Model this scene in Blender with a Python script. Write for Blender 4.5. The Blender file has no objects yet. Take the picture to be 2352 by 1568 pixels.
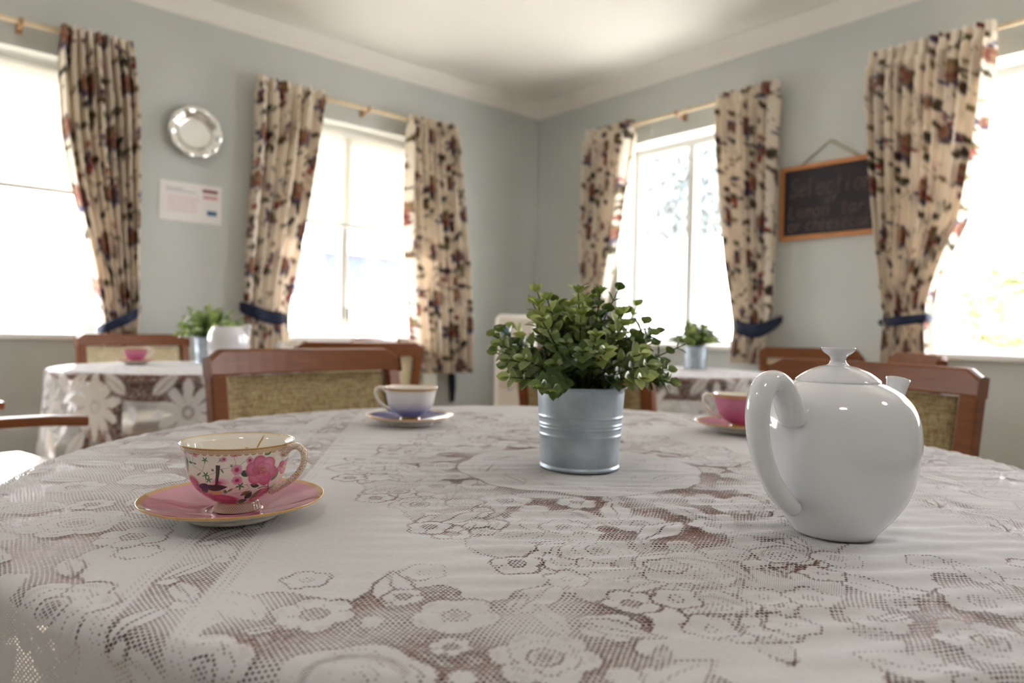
import bpy, bmesh, math, random
import numpy as np
from mathutils import Vector
random.seed(7)
RNG = np.random.RandomState(11)
S = bpy.context.scene
COL = S.collection
PI = math.pi

# ------------------------------------------------------------------ camera model
TZ = 0.75                      # table height
CH = 0.175                     # lens above the table
F = 1600.0                     # focal length in pixels of a 2352 px wide frame
PITCH, ROLL, YAW = 0.0144, 0.022, math.radians(40.8)
CZ = TZ + CH
FW = Vector((math.sin(YAW), math.cos(YAW), 0))
LT = Vector((math.cos(YAW), -math.sin(YAW), 0))
UP = Vector((0, 0, 1))
fwd = FW * math.cos(PITCH) - UP * math.sin(PITCH)
up0 = UP * math.cos(PITCH) + FW * math.sin(PITCH)
rgt = LT * math.cos(ROLL) + up0 * math.sin(ROLL)
upc = up0 * math.cos(ROLL) - LT * math.sin(ROLL)
EYE = Vector((0, 0, CZ))

def ray(x, y):
    return fwd + rgt * ((x - 1176) / F) - upc * ((y - 784) / F)
def on_z(x, y, z):
    d = ray(x, y); return EYE + d * ((z - CZ) / d.z)
DC = 5.8
_c = ray(1239, 276); _c = EYE + _c * (DC / (_c.dot(FW)))
AX, BY, CORN = _c.x, _c.y, _c.z          # corner of the two walls, cornice height
def on_left(x, y, off=0.0):
    d = ray(x, y); return EYE + d * ((BY - off - EYE.y) / d.y)
def on_right(x, y, off=0.0):
    d = ray(x, y); return EYE + d * ((AX - off - EYE.x) / d.x)
def gp(lat, fw, z=0.0):
    v = LT * lat + FW * fw; return Vector((v.x, v.y, z))
def at_depth(x, y, dep):
    d = ray(x, y); return EYE + d * (dep / d.dot(FW))
CEIL = CORN + 0.10

# ------------------------------------------------------------------ helpers
def lin(c):
    return tuple(((v / 255.0) / 12.92 if v / 255.0 <= 0.04045 else ((v / 255.0 + 0.055) / 1.055) ** 2.4) for v in c)
def linA(c): return np.array(lin(c))

def tag(o, label=None, cat=None, group=None, kind=None):
    if label: o['label'] = label
    if cat: o['category'] = cat
    if group: o['group'] = group
    if kind: o['kind'] = kind
    return o
def thing(name, label, cat, loc=(0, 0, 0), rz=0.0, group=None):
    o = bpy.data.objects.new(name, None); COL.objects.link(o)
    o.empty_display_size = 0.05
    o.location = loc; o.rotation_euler = (0, 0, rz)
    return tag(o, label, cat, group)
def link(name, me, mat, parent=None, loc=None):
    o = bpy.data.objects.new(name, me); COL.objects.link(o)
    if mat: me.materials.append(mat)
    if parent: o.parent = parent
    if loc is not None: o.location = loc
    return o
def copy_tree(o, parent=None):
    c = o.copy(); COL.objects.link(c)
    if parent: c.parent = parent
    for ch in list(o.children): copy_tree(ch, c)
    return c
def mesh_np(name, V, Q, mat, parent=None, smooth=True, col=None, loc=None):
    V = np.asarray(V, dtype=np.float32); Q = np.asarray(Q, dtype=np.int32)
    me = bpy.data.meshes.new(name)
    me.vertices.add(len(V)); me.vertices.foreach_set('co', V.ravel())
    me.loops.add(Q.size); me.loops.foreach_set('vertex_index', Q.ravel())
    k = Q.shape[1]
    me.polygons.add(len(Q)); me.polygons.foreach_set('loop_start', np.arange(0, Q.size, k, dtype=np.int32))
    me.update(calc_edges=True)
    me.polygons.foreach_set('use_smooth', np.full(len(Q), smooth, dtype=bool))
    if col is not None: add_col(me, col)
    me.validate()
    return link(name, me, mat, parent, loc)
def add_col(me, col, nm='Col'):
    col = np.asarray(col, dtype=np.float32)
    if col.shape[1] == 3: col = np.hstack([col, np.ones((len(col), 1), dtype=np.float32)])
    a = me.color_attributes.new(nm, 'FLOAT_COLOR', 'POINT'); a.data.foreach_set('color', col.ravel())
def grid_faces(nr, nc, wrap=False):
    c = nc if wrap else nc - 1
    i = np.arange(nr - 1)[:, None]; j = np.arange(c)[None, :]; j2 = (j + 1) % nc
    a = i * nc + j; b = i * nc + j2; d = (i + 1) * nc + j; e = (i + 1) * nc + j2
    return np.stack([a, b, e, d], -1).reshape(-1, 4)
def smooth_curve(pts, n):
    pts = np.asarray(pts, float)
    P = np.vstack([2 * pts[0] - pts[1], pts, 2 * pts[-1] - pts[-2]])
    L = np.concatenate([[0], np.cumsum(np.linalg.norm(np.diff(pts, axis=0), axis=1))]); L /= L[-1]
    out = []
    for t in np.linspace(0, 1, n):
        k = min(max(np.searchsorted(L, t, 'right') - 1, 0), len(pts) - 2)
        u = (t - L[k]) / max(L[k + 1] - L[k], 1e-9)
        p0, p1, p2, p3 = P[k:k + 4]
        out.append(0.5 * (2 * p1 + (p2 - p0) * u + (2 * p0 - 5 * p1 + 4 * p2 - p3) * u * u + (3 * p1 - p0 - 3 * p2 + p3) * u ** 3))
    return np.array(out)
def lathe(name, prof, n, mat, parent=None, col=None, loc=None, smooth=True):
    prof = np.asarray(prof, float); th = np.linspace(0, 2 * PI, n, endpoint=False)
    r = np.maximum(prof[:, 0], 1e-4)[:, None]; z = prof[:, 1][:, None]
    V = np.stack([r * np.cos(th), r * np.sin(th), z + 0 * th], -1).reshape(-1, 3)
    Q = grid_faces(len(prof), n, True)
    c = None
    if col is not None:
        c = col(np.repeat(np.arange(len(prof)), n), np.tile(th, len(prof)))
    return mesh_np(name, V, Q, mat, parent, smooth, c, loc)
def tube_mesh(pts, rad, n=10, ell=1.0, ref=(0, 0, 1), cap=True):
    pts = np.asarray(pts, float); m = len(pts)
    rad = np.broadcast_to(np.asarray(rad, float), (m,))
    T = np.gradient(pts, axis=0); T /= np.linalg.norm(T, axis=1)[:, None] + 1e-12
    V = []; N = np.array(ref, float)
    for k in range(m):
        N = N - T[k] * N.dot(T[k])
        if np.linalg.norm(N) < 1e-6: N = np.cross(T[k], [1, 0.3, 0.2])
        N /= np.linalg.norm(N); B = np.cross(T[k], N)
        a = np.linspace(0, 2 * PI, n, endpoint=False)
        V.append(pts[k] + rad[k] * (np.cos(a)[:, None] * N * ell + np.sin(a)[:, None] * B))
    V = np.vstack(V); Q = grid_faces(m, n, True)
    if cap:
        V = np.vstack([V, pts[:1], pts[-1:]]); c0, c1 = len(V) - 2, len(V) - 1
        j = np.arange(n); j2 = (j + 1) % n
        Q = np.vstack([Q, np.stack([j2, j, np.full(n, c0), np.full(n, c0)], -1)[:, [0, 1, 2, 2]] * 0 + np.stack([j2, j, np.full(n, c0), j2], -1) * 0, ]) if False else Q
        tri = [(int(j2[i]), int(j[i]), c0) for i in range(n)] + [(int((m - 1) * n + j[i]), int((m - 1) * n + j2[i]), c1) for i in range(n)]
        return V, [tuple(int(x) for x in q) for q in Q] + tri
    return V, [tuple(int(x) for x in q) for q in Q]
class MB:
    def __init__(s): s.v = []; s.f = []
    def add(s, V, Fc):
        o = len(s.v); s.v.extend([tuple(map(float, p)) for p in V]); s.f.extend([tuple(i + o for i in f) for f in Fc]); return s
    def tube(s, pts, rad, n=10, **k): return s.add(*tube_mesh(pts, rad, n, **k))
    def box(s, x0, x1, y0, y1, z0, z1):
        V = [(x0, y0, z0), (x1, y0, z0), (x1, y1, z0), (x0, y1, z0), (x0, y0, z1), (x1, y0, z1), (x1, y1, z1), (x0, y1, z1)]
        return s.add(V, [(0, 3, 2, 1), (4, 5, 6, 7), (0, 1, 5, 4), (1, 2, 6, 5), (2, 3, 7, 6), (3, 0, 4, 7)])
    def build(s, name, mat, parent=None, smooth=False, bevel=0.0, seg=2, loc=None):
        me = bpy.data.meshes.new(name); me.from_pydata(s.v, [], s.f); me.update()
        if bevel > 0:
            bm = bmesh.new(); bm.from_mesh(me)
            ed = [e for e in bm.edges if len(e.link_faces) == 2 and e.calc_face_angle(0) > 0.5]
            bmesh.ops.bevel(bm, geom=ed, offset=bevel, segments=seg, affect='EDGES', profile=0.5, clamp_overlap=True)
            bm.to_mesh(me); bm.free()
        if smooth: me.polygons.foreach_set('use_smooth', np.ones(len(me.polygons), dtype=bool))
        return link(name, me, mat, parent, loc)

# ------------------------------------------------------------------ materials
def nm(name):
    m = bpy.data.materials.new(name); m.use_nodes = True
    nt = m.node_tree; return m, nt, nt.nodes, nt.links, nt.nodes['Principled BSDF']
def plain(name, rgb, rough=0.6, metal=0.0, noise=0.0, scale=8.0, bump=0.0, spec=0.5, coat=0.0, stretch=None):
    m, nt, N, L, b = nm(name); c = lin(rgb)
    b.inputs['Base Color'].default_value = (*c, 1); b.inputs['Roughness'].default_value = rough
    b.inputs['Metallic'].default_value = metal; b.inputs['Specular IOR Level'].default_value = spec
    b.inputs['Coat Weight'].default_value = coat; b.inputs['Coat Roughness'].default_value = 0.05
    if noise or bump:
        tc = N.new('ShaderNodeTexCoord'); n = N.new('ShaderNodeTexNoise'); n.inputs['Scale'].default_value = scale
        n.inputs['Detail'].default_value = 4
        if stretch:
            mp = N.new('ShaderNodeMapping'); mp.inputs['Scale'].default_value = stretch
            L.new(tc.outputs['Object'], mp.inputs[0]); L.new(mp.outputs[0], n.inputs[0])
        else: L.new(tc.outputs['Object'], n.inputs[0])
        if noise:
            r = N.new('ShaderNodeValToRGB')
            r.color_ramp.elements[0].color = (*[v * (1 - noise) for v in c], 1); r.color_ramp.elements[1].color = (*[min(1, v * (1 + noise)) for v in c], 1)
            r.color_ramp.elements[0].position = 0.3; r.color_ramp.elements[1].position = 0.7
            L.new(n.outputs[0], r.inputs[0]); L.new(r.outputs[0], b.inputs['Base Color'])
        if bump:
            bp = N.new('ShaderNodeBump'); bp.inputs['Strength'].default_value = bump; bp.inputs['Distance'].default_value = 0.002
            L.new(n.outputs[0], bp.inputs['Height']); L.new(bp.outputs[0], b.inputs['Normal'])
    return m
def painted(name, rough=0.08, coat=0.6, trans=0.0, spec=0.5):
    m, nt, N, L, b = nm(name)
    a = N.new('ShaderNodeVertexColor'); a.layer_name = 'Col'
    L.new(a.outputs['Color'], b.inputs['Base Color'])
    b.inputs['Roughness'].default_value = rough; b.inputs['Coat Weight'].default_value = coat
    b.inputs['Coat Roughness'].default_value = 0.03; b.inputs['Specular IOR Level'].default_value = spec
    if trans:
        t = N.new('ShaderNodeBsdfTranslucent'); mx = N.new('ShaderNodeMixShader'); mx.inputs[0].default_value = trans
        L.new(a.outputs['Color'], t.inputs['Color']); L.new(b.outputs[0], mx.inputs[1]); L.new(t.outputs[0], mx.inputs[2])
        L.new(mx.outputs[0], N['Material Output'].inputs['Surface'])
    return m
M = {}
M['wall'] = plain('wall_paint', (199, 204, 202), 0.7, noise=0.02, scale=3, bump=0.05)
M['ceiling'] = plain('ceiling_paint', (237, 234, 230), 0.8, noise=0.01, scale=2)
M['white'] = plain('white_gloss_paint', (236, 236, 232), 0.35, noise=0.01, scale=5)
M['alu'] = plain('window_frame_paint', (196, 196, 193), 0.4, noise=0.02, scale=9)
M['floor'] = plain('vinyl_floor', (132, 116, 96), 0.75, noise=0.12, scale=6, bump=0.05, spec=0.15)
M['wood'] = plain('chair_wood', (116, 66, 32), 0.38, noise=0.16, scale=9, stretch=(1.5, 1.5, 9), spec=0.3)
M['table_wood'] = plain('table_wood', (108, 54, 28), 0.42, noise=0.2, scale=14, stretch=(1, 8, 1))
M['rod'] = plain('pine_rod', (220, 202, 168), 0.5, noise=0.1, scale=12, stretch=(3, 3, 3))
M['bracket'] = plain('wood_bracket', (170, 132, 92), 0.5, noise=0.1, scale=12)
M['china'] = plain('white_china', (224, 225, 228), 0.07, noise=0.008, scale=7, coat=0.5)
M['cream_china'] = plain('cream_china', (234, 228, 214), 0.08, noise=0.008, scale=7, coat=0.5)
M['gold'] = plain('gold_lustre', (196, 148, 74), 0.25, metal=0.7, noise=0.1, scale=60)
M['soil'] = plain('dark_moss', (30, 34, 22), 0.9, noise=0.5, scale=60, bump=0.6)
M['stem'] = plain('plant_stem', (62, 66, 34), 0.6, noise=0.2, scale=40)
M['navy'] = plain('navy_felt', (21, 33, 58), 0.85, noise=0.12, scale=40, bump=0.2)
M['seat'] = plain('beige_vinyl', (206, 198, 184), 0.5, noise=0.05, scale=12, bump=0.1)
M['black'] = plain('chalkboard_slate', (44, 40, 46), 0.75, noise=0.12, scale=10)
M['chalk'] = plain('chalk', (112, 98, 92), 0.9, noise=0.25, scale=50)
M['oak'] = plain('board_frame_wood', (196, 132, 78), 0.5, noise=0.15, scale=14, stretch=(2, 2, 8))
M['string'] = plain('jute_string', (176, 172, 150), 0.9, noise=0.2, scale=80)
M['silver'] = plain('polished_silver', (232, 232, 228), 0.22, metal=1.0, noise=0.03, scale=20)
M['paper'] = plain('laminated_paper', (236, 232, 232), 0.35, noise=0.01, scale=9)
M['ink_blue'] = plain('ink_blue', (60, 104, 150), 0.5, noise=0.04, scale=30)
M['ink_red'] = plain('ink_dark_red', (128, 62, 62), 0.5, noise=0.06, scale=30)
M['ink_pink'] = plain('ink_pink', (208, 160, 166), 0.5, noise=0.05, scale=30)
M['ink_grey'] = plain('ink_grey', (170, 172, 182), 0.5, noise=0.05, scale=30)
M['appliance'] = plain('cream_plastic', (222, 216, 204), 0.4, noise=0.01, scale=6)
M['mint'] = plain('pale_mint_plastic', (232, 240, 230), 0.4, noise=0.01, scale=20)
M['teal'] = plain('teal_glaze', (110, 172, 172), 0.2, noise=0.05, scale=30)
M['bead'] = plain('ivory_cord_knob', (226, 208, 168), 0.4, noise=0.03, scale=30)
M['darkgrey'] = plain('grey_latch_metal', (110, 112, 108), 0.45, metal=0.4, noise=0.05, scale=30)
# galvanised steel
def galv():
    m, nt, N, L, b = nm('galvanised_steel')
    tc = N.new('ShaderNodeTexCoord'); n = N.new('ShaderNodeTexNoise'); n.inputs['Scale'].default_value = 28; n.inputs['Detail'].default_value = 3
    L.new(tc.outputs['Object'], n.inputs[0]); r = N.new('ShaderNodeValToRGB')
    r.color_ramp.elements[0].color = (*lin((160, 171, 180)), 1); r.color_ramp.elements[1].color = (*lin((186, 197, 205)), 1)
    r.color_ramp.elements[0].position = 0.35; r.color_ramp.elements[1].position = 0.65
    L.new(n.outputs[0], r.inputs[0]); L.new(r.outputs[0], b.inputs['Base Color'])
    b.inputs['Metallic'].default_value = 0.85; b.inputs['Roughness'].default_value = 0.42
    return m
M['galv'] = galv()
# woven seat-back fabric
def weave(name, c0, c1, c2):
    m, nt, N, L, b = nm(name)
    tc = N.new('ShaderNodeTexCoord'); cols = []
    for sc in ((300, 300, 22), (22, 22, 300)):
        mp = N.new('ShaderNodeMapping'); mp.inputs['Scale'].default_value = sc
        n = N.new('ShaderNodeTexNoise'); n.inputs['Scale'].default_value = 1.0; n.inputs['Detail'].default_value = 2
        L.new(tc.outputs['Object'], mp.inputs[0]); L.new(mp.outputs[0], n.inputs[0]); cols.append(n)
    ad = N.new('ShaderNodeMath'); ad.operation = 'ADD'; L.new(cols[0].outputs[0], ad.inputs[0]); L.new(cols[1].outputs[0], ad.inputs[1])
    hf = N.new('ShaderNodeMath'); hf.operation = 'MULTIPLY'; hf.inputs[1].default_value = 0.5; L.new(ad.outputs[0], hf.inputs[0])
    r = N.new('ShaderNodeValToRGB'); e = r.color_ramp.elements
    e[0].position = 0.38; e[0].color = (*lin(c0), 1); e[1].position = 0.62; e[1].color = (*lin(c2), 1)
    k = e.new(0.5); k.color = (*lin(c1), 1)
    L.new(hf.outputs[0], r.inputs[0]); L.new(r.outputs[0], b.inputs['Base Color']); b.inputs['Roughness'].default_value = 0.85
    bp = N.new('ShaderNodeBump'); bp.inputs['Strength'].default_value = 0.3; bp.inputs['Distance'].default_value = 0.001
    L.new(hf.outputs[0], bp.inputs['Height']); L.new(bp.outputs[0], b.inputs['Normal'])
    return m
M['fabric'] = weave('woven_back_fabric', (116, 88, 56), (140, 122, 82), (166, 150, 108))
M['fabric_pale'] = weave('pale_woven_back_fabric', (176, 160, 124), (194, 180, 146), (212, 202, 172))
# window glass
def glass():
    m, nt, N, L, b = nm('window_glass'); N.remove(b)
    t = N.new('ShaderNodeBsdfTransparent'); g = N.new('ShaderNodeBsdfGlossy'); g.inputs['Roughness'].default_value = 0.02
    n = N.new('ShaderNodeTexNoise'); n.inputs['Scale'].default_value = 2.0
    mr = N.new('ShaderNodeMapRange'); mr.inputs[3].default_value = 0.03; mr.inputs[4].default_value = 0.06
    L.new(n.outputs[0], mr.inputs[0])
    mx = N.new('ShaderNodeMixShader'); L.new(mr.outputs[0], mx.inputs[0]); L.new(t.outputs[0], mx.inputs[1]); L.new(g.outputs[0], mx.inputs[2])
    L.new(mx.outputs[0], N['Material Output'].inputs['Surface']); return m
M['glass'] = glass()
def blindm():
    m, nt, N, L, b = nm('roller_blind_fabric')
    n = N.new('ShaderNodeTexNoise'); n.inputs['Scale'].default_value = 400
    r = N.new('ShaderNodeValToRGB'); r.color_ramp.elements[0].color = (*lin((226, 224, 216)), 1); r.color_ramp.elements[1].color = (*lin((240, 238, 232)), 1)
    L.new(n.outputs[0], r.inputs[0]); L.new(r.outputs[0], b.inputs['Base Color']); b.inputs['Roughness'].default_value = 0.9
    t = N.new('ShaderNodeBsdfTranslucent'); L.new(r.outputs[0], t.inputs['Color'])
    mx = N.new('ShaderNodeMixShader'); mx.inputs[0].default_value = 0.30
    tr = N.new('ShaderNodeBsdfTransparent'); m2 = N.new('ShaderNodeMixShader'); m2.inputs[0].default_value = 0.05
    L.new(b.outputs[0], mx.inputs[1]); L.new(t.outputs[0], mx.inputs[2])
    L.new(mx.outputs[0], m2.inputs[1]); L.new(tr.outputs[0], m2.inputs[2])
    L.new(m2.outputs[0], N['Material Output'].inputs['Surface']); return m
M['blind'] = blindm()
M['curtain'] = painted('floral_curtain_fabric', 0.9, 0.0, 0.08, 0.2)
M['decal'] = painted('painted_china', 0.07, 0.6)
M['leaf'] = painted('plant_leaf', 0.32, 0.1, 0.25, 0.5)

# lace: holes on a knitted grid, sized by two mesh attributes
def lace_mat(name, period, fine, thread=(246, 245, 245)):
    m, nt, N, L, b = nm(name)
    a = N.new('ShaderNodeAttribute'); a.attribute_name = 'lace'
    sp = N.new('ShaderNodeSeparateXYZ'); L.new(a.outputs['Vector'], sp.inputs[0])
    a2 = N.new('ShaderNodeAttribute'); a2.attribute_name = 'fine'
    def mth(op, x, y=None):
        n = N.new('ShaderNodeMath'); n.operation = op
        for i, v in enumerate((x, y)):
            if v is None: continue
            if isinstance(v, (int, float)): n.inputs[i].default_value = v
            else: L.new(v, n.inputs[i])
        return n.outputs[0]
    jit = N.new('ShaderNodeTexNoise'); jit.inputs['Scale'].default_value = 0.55 / period; jit.inputs['Detail'].default_value = 1; L.new(a.outputs['Vector'], jit.inputs[0])
    def dots(per, size, gain):
        u = mth('DIVIDE', sp.outputs[0], per); v = mth('DIVIDE', sp.outputs[1], per * 0.86)
        row = mth('FLOOR', v); odd = mth('MULTIPLY', mth('FLOORED_MODULO', row, 2.0), 0.5)
        fx = mth('ABSOLUTE', mth('SUBTRACT', mth('FRACT', mth('ADD', u, odd)), 0.5))
        fy = mth('ABSOLUTE', mth('SUBTRACT', mth('FRACT', v), 0.5))
        d = mth('ADD', mth('MAXIMUM', fx, fy), mth('MULTIPLY', mth('MINIMUM', fx, fy), 0.55))
        h = mth('MULTIPLY', mth('MULTIPLY', size, gain), mth('ADD', mth('MULTIPLY', jit.outputs[0], 1.1), 0.45))
        e = mth('MULTIPLY', mth('SUBTRACT', h, d), 9.0)
        n = N.new('ShaderNodeClamp'); L.new(e, n.inputs[0]); return n.outputs[0], d
    h1, _ = dots(period, sp.outputs[2], 0.66)
    h2, _ = dots(fine, a2.outputs['Fac'], 0.55)
    hole = mth('MAXIMUM', h1, h2)
    # cloth threads
    t1, d1 = dots(fine * 0.75, 1.0, 0.4)
    tw = N.new('ShaderNodeTexNoise'); tw.inputs['Scale'].default_value = 240; tw.inputs['Detail'].default_value = 2
    L.new(a.outputs['Vector'], tw.inputs[0])
    r = N.new('ShaderNodeValToRGB'); c = lin(thread)
    r.color_ramp.elements[0].color = (*[v * 0.90 for v in c], 1); r.color_ramp.elements[1].color = (*[min(1, v * 1.04) for v in c], 1)
    L.new(tw.outputs[0], r.inputs[0])
    L.new(r.outputs[0], b.inputs['Base Color']); b.inputs['Roughness'].default_value = 0.85; b.inputs['Specular IOR Level'].default_value = 0.25
    wv = N.new('ShaderNodeMapRange'); wv.inputs[1].default_value = 0.25; wv.inputs[2].default_value = 0.62; wv.inputs[3].default_value = 1.0; wv.inputs[4].default_value = 0.80
    L.new(d1, wv.inputs[0]); mc = N.new('ShaderNodeMixRGB'); mc.blend_type = 'MULTIPLY'; mc.inputs[0].default_value = 1.0
    L.new(r.outputs[0], mc.inputs[1]); L.new(wv.outputs[0], mc.inputs[2]); L.new(mc.outputs[0], b.inputs['Base Color'])
    hh = mth('ADD', mth('MULTIPLY', d1, 0.6), mth('MULTIPLY', tw.outputs[0], 0.6))
    bp = N.new('ShaderNodeBump'); bp.inputs['Strength'].default_value = 0.35; bp.inputs['Distance'].default_value = 0.0006
    L.new(hh, bp.inputs['Height']); L.new(bp.outputs[0], b.inputs['Normal'])
    tl = N.new('ShaderNodeBsdfTranslucent'); L.new(r.outputs[0], tl.inputs['Color'])
    mt = N.new('ShaderNodeMixShader'); mt.inputs[0].default_value = 0.25; L.new(b.outputs[0], mt.inputs[1]); L.new(tl.outputs[0], mt.inputs[2])
    tr = N.new('ShaderNodeBsdfTransparent'); mx = N.new('ShaderNodeMixShader')
    L.new(hole, mx.inputs[0]); L.new(mt.outputs[0], mx.inputs[1]); L.new(tr.outputs[0], mx.inputs[2])
    L.new(mx.outputs[0], N['Material Output'].inputs['Surface']); return m
M['lace'] = lace_mat('white_lace', 0.0034, 0.0018)
M['lace_far'] = lace_mat('white_lace_coarse', 0.006, 0.004)

# ------------------------------------------------------------------ lace drawing
class Lace:
    def __init__(s, x0, x1, y0, y1, st):
        s.xs = np.arange(x0, x1 + st / 2, st); s.ys = np.arange(y0, y1 + st / 2, st)
        s.P, s.Q = np.meshgrid(s.xs, s.ys); s.st = st
        s.G = np.zeros_like(s.P); s.Fn = np.zeros_like(s.P); s.ow = 0.00155 if st < 0.004 else st * 0.7
    def win(s, cx, cy, r):
        i0, i1 = np.searchsorted(s.ys, [cy - r, cy + r]); j0, j1 = np.searchsorted(s.xs, [cx - r, cx + r])
        return (slice(i0, i1), slice(j0, j1))
    def loc(s, w, cx, cy, rot):
        x = s.P[w] - cx; y = s.Q[w] - cy; c, q = math.cos(rot), math.sin(rot)
        return c * x + q * y, -q * x + c * y
    def line(s, w, sd, g=0.95, wd=None):
        wd = wd or s.ow
        k = np.clip(1.6 - np.abs(sd) / wd, 0, 1) * g
        s.G[w] = np.maximum(s.G[w], k)
    def fill(s, w, sd, g, f=0.0):
        m = np.clip(0.5 - sd / s.st, 0, 1)
        s.G[w] = s.G[w] * (1 - m) + g * m; s.Fn[w] = s.Fn[w] * (1 - m) + f * m
    def flower(s, cx, cy, r, n=6, rot=0.0, g=0.85, inner=True, mid=0.0):
        w = s.win(cx, cy, r * 1.3); 
        if s.P[w].size == 0: return
        x, y = s.loc(w, cx, cy, rot); rho = np.hypot(x, y); th = np.arctan2(y, x)
        R = r * (0.78 + 0.24 * np.abs(np.cos(n * th / 2)) ** 0.7)
        sd = rho - R; s.fill(w, sd, mid, 0.0); s.line(w, sd, g)
        if inner:
            sp = np.abs(np.sin(n * th / 2 + PI / 2)) * rho
            k = (rho > 0.36 * r) & (rho < 0.72 * r)
            a = np.clip(1.5 - sp / (s.ow * 1.2), 0, 1) * 0.7 * k; s.G[w] = np.maximum(s.G[w], a)
            s.line(w, rho - 0.30 * r, 0.75)
            s.fill(w, rho - 0.2 * r, 0.55, 0.5)
            if r > 0.024: s.fill(w, np.maximum(np.maximum(rho - 0.9 * R, 0.74 * r - rho), -0.004 * np.sin(n * th + 0.4)), 0.0, 0.48)
            R2 = r * (0.50 + 0.14 * np.abs(np.cos(n * th / 2 + 0.6)) ** 0.7)
            if r > 0.03: s.line(w, rho - R2, 0.55)
    def rose(s, cx, cy, r, rot=0.0):
        w = s.win(cx, cy, r * 1.25)
        if s.P[w].size == 0: return
        x, y = s.loc(w, cx, cy, rot); rho = np.hypot(x, y * 1.15); th = np.arctan2(y, x)
        s.fill(w, rho - r * (0.93 + 0.07 * np.cos(5 * th)), 0.0, 0.0)
        s.line(w, rho - r * (0.93 + 0.07 * np.cos(5 * th)), 0.9)
        for k, q in enumerate((0.72, 0.52, 0.33, 0.16)):
            s.line(w, rho - r * q * (1 + 0.09 * np.cos((4 - k % 2) * th + k * 1.3)) - 0.1 * x * (k % 2), 0.55)
        s.fill(w, np.maximum(np.abs(rho - 0.62 * r) - 0.07 * r, -y), 0.0, 0.7)
    def leaf(s, cx, cy, a, b, rot, net=0.0, fine=0.0, g=0.85):
        w = s.win(cx, cy, a * 1.25)
        if s.P[w].size == 0: return
        x, y = s.loc(w, cx, cy, rot); u = np.clip(x / a, -1, 1)
        half = b * (1 - u * u) * (1 + 0.25 * u)
        sd = np.where(np.abs(x) < a, np.abs(y) - half, np.hypot(np.abs(x) - a, y))
        s.fill(w, sd, net, fine); s.line(w, sd, g)
        k = (np.abs(x) < a * 0.8); v = np.clip(1.4 - np.abs(y - 0.12 * b * np.sin(x / a * 3)) / s.ow, 0, 1) * 0.8 * k
        s.G[w] = np.maximum(s.G[w], v)
    def scroll(s, cx, cy, r, rot=0.0, turns=1.4):
        t = np.linspace(0, 1, 70); rr = r * (1 - 0.8 * t); a = rot + t * turns * 2 * PI
        for k in range(0, 70, 1):
            px, py = cx + rr[k] * math.cos(a[k]), cy + rr[k] * math.sin(a[k]); w = s.win(px, py, 0.008)
            if s.P[w].size: s.line(w, np.hypot(s.P[w] - px, s.Q[w] - py), 0.8)

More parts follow.
